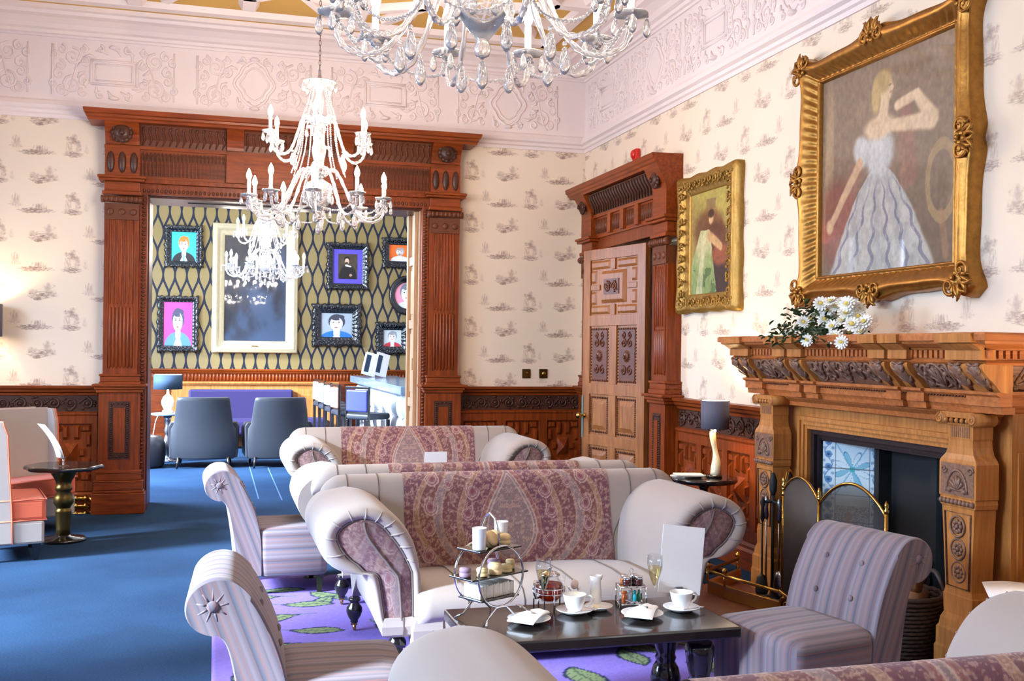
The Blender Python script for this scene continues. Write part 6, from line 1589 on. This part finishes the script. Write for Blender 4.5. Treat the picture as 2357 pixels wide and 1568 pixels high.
# ------------------------------------------------------------------ afternoon tea
TZ = .4505
def cz(u, v, dz=0): p = at(u, v, Z=TZ+dz); return (p.x, p.y, TZ+dz)
def make_plate(label, loc, r=.088, group='white plates and saucers', name='plate', cat='plate'):
    o = thing(name, label, cat, loc, 0, group); m = MB()
    m.lathe([(.001,.002),(r*.5,.002),(r*.55,0),(r*.6,.003),(r*.97,.016),(r,.019),(r*.98,.0205),(r*.62,.008),(r*.5,.006),(.001,.006)], 48); m.build('dish', M['china'], o); return o
def make_cup(label, loc, rz):
    o = thing('teacup', label, 'cup', loc, rz, 'white teacups'); m = MB()
    m.lathe([(.001,0),(.028,0),(.030,.004),(.026,.008),(.034,.018),(.044,.045),(.049,.070),(.050,.074),(.048,.074),(.042,.046),(.032,.020),(.001,.012)], 40); m.build('bowl', M['china'], o)
    m = MB(); m.tube([(.046,0,.062),(.066,0,.066),(.078,0,.054),(.072,0,.036),(.052,0,.024),(.040,0,.026)], [.005,.0055,.005,.005,.005,.004], 8); m.build('handle', M['china'], o); return o
def make_spoon(label, loc, rz):
    o = thing('teaspoon', label, 'spoon', loc, rz, 'teaspoons'); m = MB(); m.tube([(-.06,0,.006),(-.02,0,.004),(.03,0,.003)], [.003,.002,.002], 6); m.ball((.045,0,.004), (.018,.011,.003), 12, 6); m.build('spoon', M['chrome'], o); return o
def make_flute(label, loc):
    o = thing('champagne_flute', label, 'glass', loc, 0, 'champagne flutes'); m = MB()
    m.lathe([(.001,.002),(.034,.001),(.036,.002),(.034,.004),(.008,.007),(.004,.012),(.0035,.09),(.006,.10),(.016,.125),(.028,.165),(.033,.195),(.031,.235),(.0300,.235),(.0318,.195),(.0268,.166),(.0150,.127),(.005,.106),(.001,.104)], 36); m.build('glass', M['glass'], o)
    m = MB(); m.lathe([(.001,.105),(.005,.1065),(.0147,.1275),(.0262,.1665),(.0300,.186),(.001,.186)], 36); m.build('sparkling_wine', M['wine'], o); return o
def make_napkin(label, loc, rz, slope):
    o = thing('napkin', label, 'napkin', loc, rz, 'white folded napkins'); m = MB(); rows = []
    for k in range(9):
        t = k/8; y = -.10+.20*t; hw = .048+.022*(t-.5)
        z = .004+.012*math.sin(PI*t); r = []
        for j in range(9):
            s = j/8*2-1; r.append((hw*s, y, z+.010*(1-abs(s)**3)+.002*math.sin(5*s+3*t)))
        for j in range(9):
            s = 1-j/8*2; r.append((hw*s*.98, y, z-.004))
        rows.append(r)
    m.grid(rows, True, False, True, True, True); m.build('folded_cloth', M['napkin'], o, .001); return o
def make_fork(label, loc, rz):
    o = thing('fork', label, 'fork', loc, rz, 'cake forks'); m = MB(); m.tube([(0,-.07,.003),(0,.0,.004),(0,.03,.003)], [.004,.003,.004], 6, flat=1.0); m.box(-.009,.009,.03,.045,.002,.0045)
    for k in range(4): m.box(-.009+.0048*k, -.0062+.0048*k, .045, .072, .002, .0045)
    m.build('fork', M['chrome'], o); return o
pl1 = cz(1218, 1432); pl2 = cz(1478, 1420)
for pl, lab, rz in ((pl1, 'left', -28), (pl2, 'right', -22)):
    make_plate('white side plate under the napkin at the %s place setting' % lab, pl)
    make_napkin('folded white napkin on the plate of the %s place setting' % lab, (pl[0]+.005, pl[1]-.01, TZ+.019), rz+180-15, 1)
    make_fork('cake fork lying on the napkin of the %s place setting' % lab, (pl[0]-.012, pl[1]+.025, TZ+.046), rz+35)
sc1 = cz(1322, 1412); sc2 = cz(1568, 1406)
for sc, lab, rz in ((sc1, 'middle of the table', -15), (sc2, 'right end of the table', 10)):
    make_plate('white saucer under the teacup at the %s' % lab, sc, .078, 'white saucers', 'saucer', 'saucer'); make_cup('white teacup on a saucer at the %s' % lab, (sc[0], sc[1], TZ+.007), rz)
    make_spoon('teaspoon on the saucer at the %s' % lab, (sc[0]+.035, sc[1]-.05, TZ+.016), 20)
make_flute('champagne flute in front of the glass teapot', cz(1250, 1418)); make_flute('champagne flute in front of the white menu card', cz(1506, 1405))
# teapot
tp_ = cz(1264, 1399); o = thing('glass_teapot', 'round glass pot of amber tea in a chrome stand', 'teapot', tp_, 30); m = MB()
m.lathe([(.001,.030),(.035,.030),(.056,.05),(.064,.078),(.058,.105),(.042,.122),(.038,.135),(.041,.138),(.036,.138),(.036,.124),(.054,.105),(.0605,.078),(.053,.052),(.034,.034),(.001,.034)], 36); m.tube([(.058,0,.07),(.085,0,.09),(.095,0,.125)], [.012,.009,.007], 10); m.build('glass_body', M['glass'], o)
m = MB(); m.lathe([(.001,.0345),(.0335,.0345),(.0525,.0525),(.0600,.078),(.0535,.104),(.001,.104)], 36); m.build('tea', M['amber'], o)
m = MB(); m.lathe([(.044,.139),(.046,.143),(.03,.153),(.008,.158),(.008,.163),(.013,.170),(.001,.176)], 24); m.build('lid', M['chrome'], o)
m = MB(); m.tube([(-.056,0,.12),(-.09,0,.125),(-.1,0,.09),(-.085,0,.055),(-.06,0,.055)], .006, 8); m.build('handle', M['chrome'], o)
m = MB()
for z in (.066, .088): m.tube([(.066*math.cos(t), .066*math.sin(t), z) for t in [2*PI*k/32 for k in range(32)]], .0028, 6, True)
for k in range(6):
    a = 2*PI*k/6; m.tube([(.068*math.cos(a), .068*math.sin(a), 0), (.068*math.cos(a), .068*math.sin(a), .088)], .0035, 6)
for k in range(20):
    a = 2*PI*k/20; m.tube([(.0665*math.cos(a), .0665*math.sin(a), .066), (.0665*math.cos(a), .0665*math.sin(a), .088)], .0018, 4)
m.build('chrome_stand', M['chrome'], o)
o = thing('strainer_stand', 'small chrome wire rest holding a pale pink sugar stick, between teapot and jug', 'tea strainer', cz(1322, 1392)); m = MB()
m.tube([(-.03,0,.08),(-.012,0,.05),(0,0,.03),(.03,0,.075)], .003, 6); m.tube([(0,0,.03),(0,0,.003)], .003, 6); m.lathe([(.022,0),(.022,.003),(.004,.005)], 16); m.build('wire_rest', M['chrome'], o)
m = MB(); m.ball((.0,0,.088), (.018,.014,.022), 10, 7); m.build('sugar', plain('pink_sugar', lin(238,206,196), .8), o)
dsh = cz(1378, 1404); o = make_plate('small white dish with butter beside the tall white jug', dsh, .06, None, 'butter_dish', 'dish'); m = MB(); m.lathe([(.001,.008),(.014,.008),(.015,.014),(.012,.02),(.001,.021)], 14, (-.012, -.006, 0)); m.build('butter', plain('butter', lin(250,240,200), .5), o)
o = thing('milk_jug', 'tall slim white jug behind the butter dish', 'jug', (dsh[0]+.012, dsh[1]+.075, TZ)); m = MB()
m.lathe([(.001,0),(.026,0),(.028,.01),(.026,.06),(.023,.10),(.026,.13),(.024,.13),(.021,.10),(.023,.06),(.001,.012)], 28); m.tube([(.02,0,.115),(.032,0,.132)], [.010,.004], 8); m.build('jug_body', M['china'], o)
# preserve caddy
cd = cz(1452, 1394); o = thing('preserve_caddy', 'chrome wire caddy with a row of small sweets in front of the jam jars', 'caddy', cd, -8); m = MB()
for sx in (-1, 1):
    for sy in (-1, 1): m.tube([(sx*.056, sy*.04, 0), (sx*.056, sy*.04, .088)], .0045, 6)
for z in (.012, .088): m.tube([(-.056,-.04,z),(.056,-.04,z),(.056,.04,z),(-.056,.04,z)], .004, 6, True)
m.box(-.056, .056, -.04, .04, .008, .012); m.tube([(0,0,.088),(0,0,.145)], .003, 6); m.tube([(.008*math.cos(t),0,.152+.008*math.sin(t)) for t in [2*PI*k/12 for k in range(12)]], .002, 5, True); m.box(-.056,.056,-.04,.04,.086,.089); m.build('wire_frame', M['chrome'], o)
for k, (dx, col, lab) in enumerate(((-.035, (196,92,40), 'orange wrapped sweet in the chrome caddy'), (-.012, (230,236,238), 'white wrapped sweet in the chrome caddy'), (.012, (40,178,186), 'turquoise wrapped sweet in the chrome caddy'), (.035, (80,150,110), 'green wrapped sweet in the chrome caddy'))):
    q = thing('wrapped_sweet', lab, 'sweet', (cd[0]+dx, cd[1]-.012+.008*(k % 2), TZ+.0125), 20*k, 'sweets in the caddy'); m = MB(); m.ball((0,0,.022), (.012,.012,.022), 8, 6); m.ball((0,0,.048), (.014,.006,.008), 8, 5); m.build('wrapper', plain('wrapper', lin(*col), .3), q)
for k, (dx, dy, mat, lab) in enumerate(((-.028,-.016,'jam','jam jar standing front left on the chrome caddy'), (.028,-.016,'jam','jam jar standing front right on the chrome caddy'), (-.022,.022,'amberj','jam jar standing back left on the chrome caddy'), (.022,.022,'jam','jam jar standing back right on the chrome caddy'))):
    q = thing('jam_jar', lab, 'jar', (cd[0]+dx, cd[1]+dy, TZ+.0905), 0, 'jam jars on the caddy'); m = MB(); m.lathe([(.001,0),(.016,0),(.018,.004),(.018,.022),(.015,.027),(.001,.027)], 20); m.build('jam', M[mat], q)
    m = MB(); m.lathe([(.0165,.027),(.0175,.028),(.0175,.038),(.016,.040),(.001,.040)], 20); m.build('lid', M['chrome'], q)
# menu card
mb_ = cz(1568, 1386); o = thing('menu_stand', 'large blank white menu card in a chrome clip on the tea table', 'menu card', (mb_[0], mb_[1]+.03, TZ), -8)
m = MB(); m.box(-.095, .095, -.002, .002, .03, .325, RX(-6)@RY(6)); m.build('card', M['paper'], o)
m = MB(); m.lathe([(.03,0),(.03,.005),(.006,.01),(.006,.035)], 20); m.box(-.018, .018, -.010, -.003, .03, .062); m.box(-.018, .018, .003, .008, .03, .05); m.build('clip_base', M['chrome'], o)
# cake stand
ST = (1.085, 4.12); rz = 28; o = thing('cake_stand', 'three tier chrome hoop cake stand with black slate shelves', 'cake stand', (ST[0], ST[1], TZ), rz)
R_ = .122; zc = .185; hs = .072
for s in (-1, 1):
    m = MB(); m.tube([(R_*math.cos(t), s*hs, zc+R_*math.sin(t)) for t in [2*PI*k/48 for k in range(48)]], .0048, 8, True); m.build('hoop', M['chrome'], o)
    m = MB(); m.tube([(-.10, s*(hs+.025), .004), (-.075, s*hs, .02), (-.03, s*hs, .06), (0, s*hs, .066), (.03, s*hs, .06), (.075, s*hs, .02), (.10, s*(hs+.025), .004)], .0042, 8); m.build('foot', M['chrome'], o)
m = MB(); m.tube([(0, -.06, zc+R_), (0, -.052, zc+R_+.06), (0, -.03, zc+R_+.105), (0, 0, zc+R_+.125), (0, .03, zc+R_+.105), (0, .052, zc+R_+.06), (0, .06, zc+R_)], .0045, 8); m.build('carry_handle', M['chrome'], o)
sh = []
for z, L in ((.095, .105), (.185, .155), (.292, .115)):
    m = MB(); m.box(-L, L, -.070, .070, z-.004, z+.003); m.build('shelf', M['black'], o, .002); sh.append(TZ+z+.004)
Mo = Matrix.Translation((ST[0], ST[1], 0))@Matrix.Rotation(math.radians(rz), 4, 'Z')
def on(x, y, z): v = Mo@Vector((x, y, 0)); return (v.x, v.y, z)
for k in range(10):
    x = -.085+.019*k; lab = 'white finger sandwich in the row on the lowest shelf, ' + ('at its left end' if k == 0 else 'at its right end' if k == 9 else '%s from the left end' % ('second third fourth fifth sixth seventh eighth ninth'.split()[k-1]))
    q = thing('finger_sandwich', lab, 'sandwich', on(x, .0, sh[0]), rz+random.uniform(-2, 2), 'finger sandwiches on the lowest shelf'); m = MB()
    m.box(-.0085, -.0015, -.05, .05, 0, .052+.002*(k % 3)); m.box(.0015, .0085, -.05, .05, 0, .05+.002*((k+1) % 3)); m.build('bread', M['bread'], q, .002)
    m = MB(); m.box(-.0015, .0015, -.048, .048, .001, .047); m.build('filling', plain('filling', lin(238,214,190), .8), q)
def cake(name, lab, loc, r, h, mat, top=None, grp='little cakes on the middle shelf'):
    q = thing(name, lab, 'cake', loc, 0, grp); m = MB(); m.lathe([(.001,0),(r*.92,0),(r,h*.12),(r*.98,h*.45),(r*.90,h*.5),(r*.98,h*.56),(r,h*.86),(r*.9,h),(.001,h)], 22); m.build('sponge', M[mat], q)
    if top: m = MB(); m.lathe([(r*.9,h),(r*.8,h+.004),(.001,h+.005)], 20); m.build('icing', M[top], q)
cake('iced_cake', 'mauve iced cake at the left end of the middle shelf', on(-.130, .0, sh[1]), .024, .036, 'mauve'); cake('round_cake', 'golden round cake second from the left on the middle shelf', on(-.072, -.035, sh[1]), .024, .030, 'cake', 'cake'); cake('scone_cake', 'largest split scone in the middle of the middle shelf', on(-.005, -.04, sh[1]), .028, .042, 'scone', 'cake'); cake('flat_cake', 'flat pale cake right of the split scone on the middle shelf', on(.062, -.035, sh[1]), .025, .026, 'cake', 'cake')
cake('macaroon', 'mauve domed cake behind on the middle shelf', on(.062, .04, sh[1]), .027, .040, 'mauve'); cake('lemon_cake', 'small yellow cake at the right end of the middle shelf', on(.118, .0, sh[1]), .020, .034, 'cake', 'cake')
for k, (x, y, a, lab, z) in enumerate(((-.02, -.025, 50, 'scone leaning beside the left white pot on the top shelf', .034), (.028, .005, -30, 'scone in the middle of the top shelf', .03), (.055, -.02, 10, 'scone nearest the right white pot on the top shelf', .024))):
    q = thing('scone', lab, 'scone', on(x, y, sh[2]), a, 'scones on the top shelf'); m = MB(); Rm = T(0,0,z)@RX(60 if k == 0 else 30 if k == 1 else 0)
    m.lathe([(.001,-.022),(.028,-.022),(.034,-.012),(.033,-.002),(.030,0),(.034,.004),(.033,.016),(.024,.023),(.001,.025)], 22, (0,0,0), Rm); m.build('crumb', M['scone'], q)
for x, y, lab in ((-.082, -.028, 'left white pot of cream on the top shelf'), (.092, .030, 'right white pot of cream on the top shelf')):
    q = thing('cream_pot', lab, 'pot', on(x, y, sh[2]), 0, 'white cream pots'); m = MB(); m.lathe([(.001,0),(.026,0),(.0275,.004),(.029,.084),(.0305,.088),(.0285,.088),(.0265,.012),(.001,.01)], 30); m.build('pot', M['china'], q)
# ------------------------------------------------------------------ light
def area(name, loc, size, rot, energy, col, spread=180):
    l = bpy.data.lights.new(name, 'AREA'); l.shape = 'RECTANGLE'; l.size, l.size_y = size; l.energy = energy; l.color = col; l.spread = math.radians(spread)
    o = bpy.data.objects.new(name, l); COL.objects.link(o); o.location = loc; o.rotation_euler = rot; return o
def point(name, loc, energy, col, r=.05):
    l = bpy.data.lights.new(name, 'POINT'); l.energy = energy; l.color = col; l.shadow_soft_size = r
    o = bpy.data.objects.new(name, l); COL.objects.link(o); o.location = loc; return o
DAY = (.52, .71, 1.0)
for i, (a, b) in enumerate(wins):
    area('window_daylight', (XL-1.1, (a+b)/2-(.2, .9)[i], 3.1), (2.8, (2.2, 3.2)[i]), (0, math.radians(-90+38), 0), (460, 560)[i], DAY, 150)
area('bar_window_daylight', (-3.7, 12.6, 2.9), (3.0, 3.4), (0, math.radians(-90+38), 0), 900, DAY, 160)
sl_ = bpy.data.lights.new('sun', 'SUN'); sl_.energy = 20; sl_.angle = math.radians(11); sl_.color = (.70, .84, 1.0); so_ = bpy.data.objects.new('sun', sl_); COL.objects.link(so_)
so_.rotation_euler = Vector((.90, .30, -.48)).to_track_quat('-Z', 'Y').to_euler()
for n_, (px, py, pz), e in (('chandelier_light', PA, 140), ('chandelier_light', PB_, 16), ('chandelier_light', PC_, 30)):
    for rc, zz, nn, ph in ((.485, .37, 10, .15), (.365, .81, 6, .35)):
        for k in range(nn): point(n_, (px+rc*math.cos(2*PI*k/nn+ph), py+rc*math.sin(2*PI*k/nn+ph), pz+zz+.03), e*1.7/16, (1, .88, .76), .03)
w = bpy.data.worlds.new('sky'); SC.world = w; w.use_nodes = True
bg = w.node_tree.nodes['Background']; bg.inputs[0].default_value = (.66, .80, 1.0, 1); bg.inputs[1].default_value = .28
vs = SC.view_settings; vs.view_transform = 'Standard'; vs.look = 'None'; vs.gamma = 1; vs.use_curve_mapping = False; vs.exposure = .66
cy = SC.cycles; cy.use_denoising = True; cy.max_bounces = 10; cy.diffuse_bounces = 5; cy.glossy_bounces = 4; cy.transmission_bounces = 8; cy.caustics_reflective = False; cy.caustics_refractive = False; cy.sample_clamp_indirect = 6; cy.sample_clamp_direct = 0
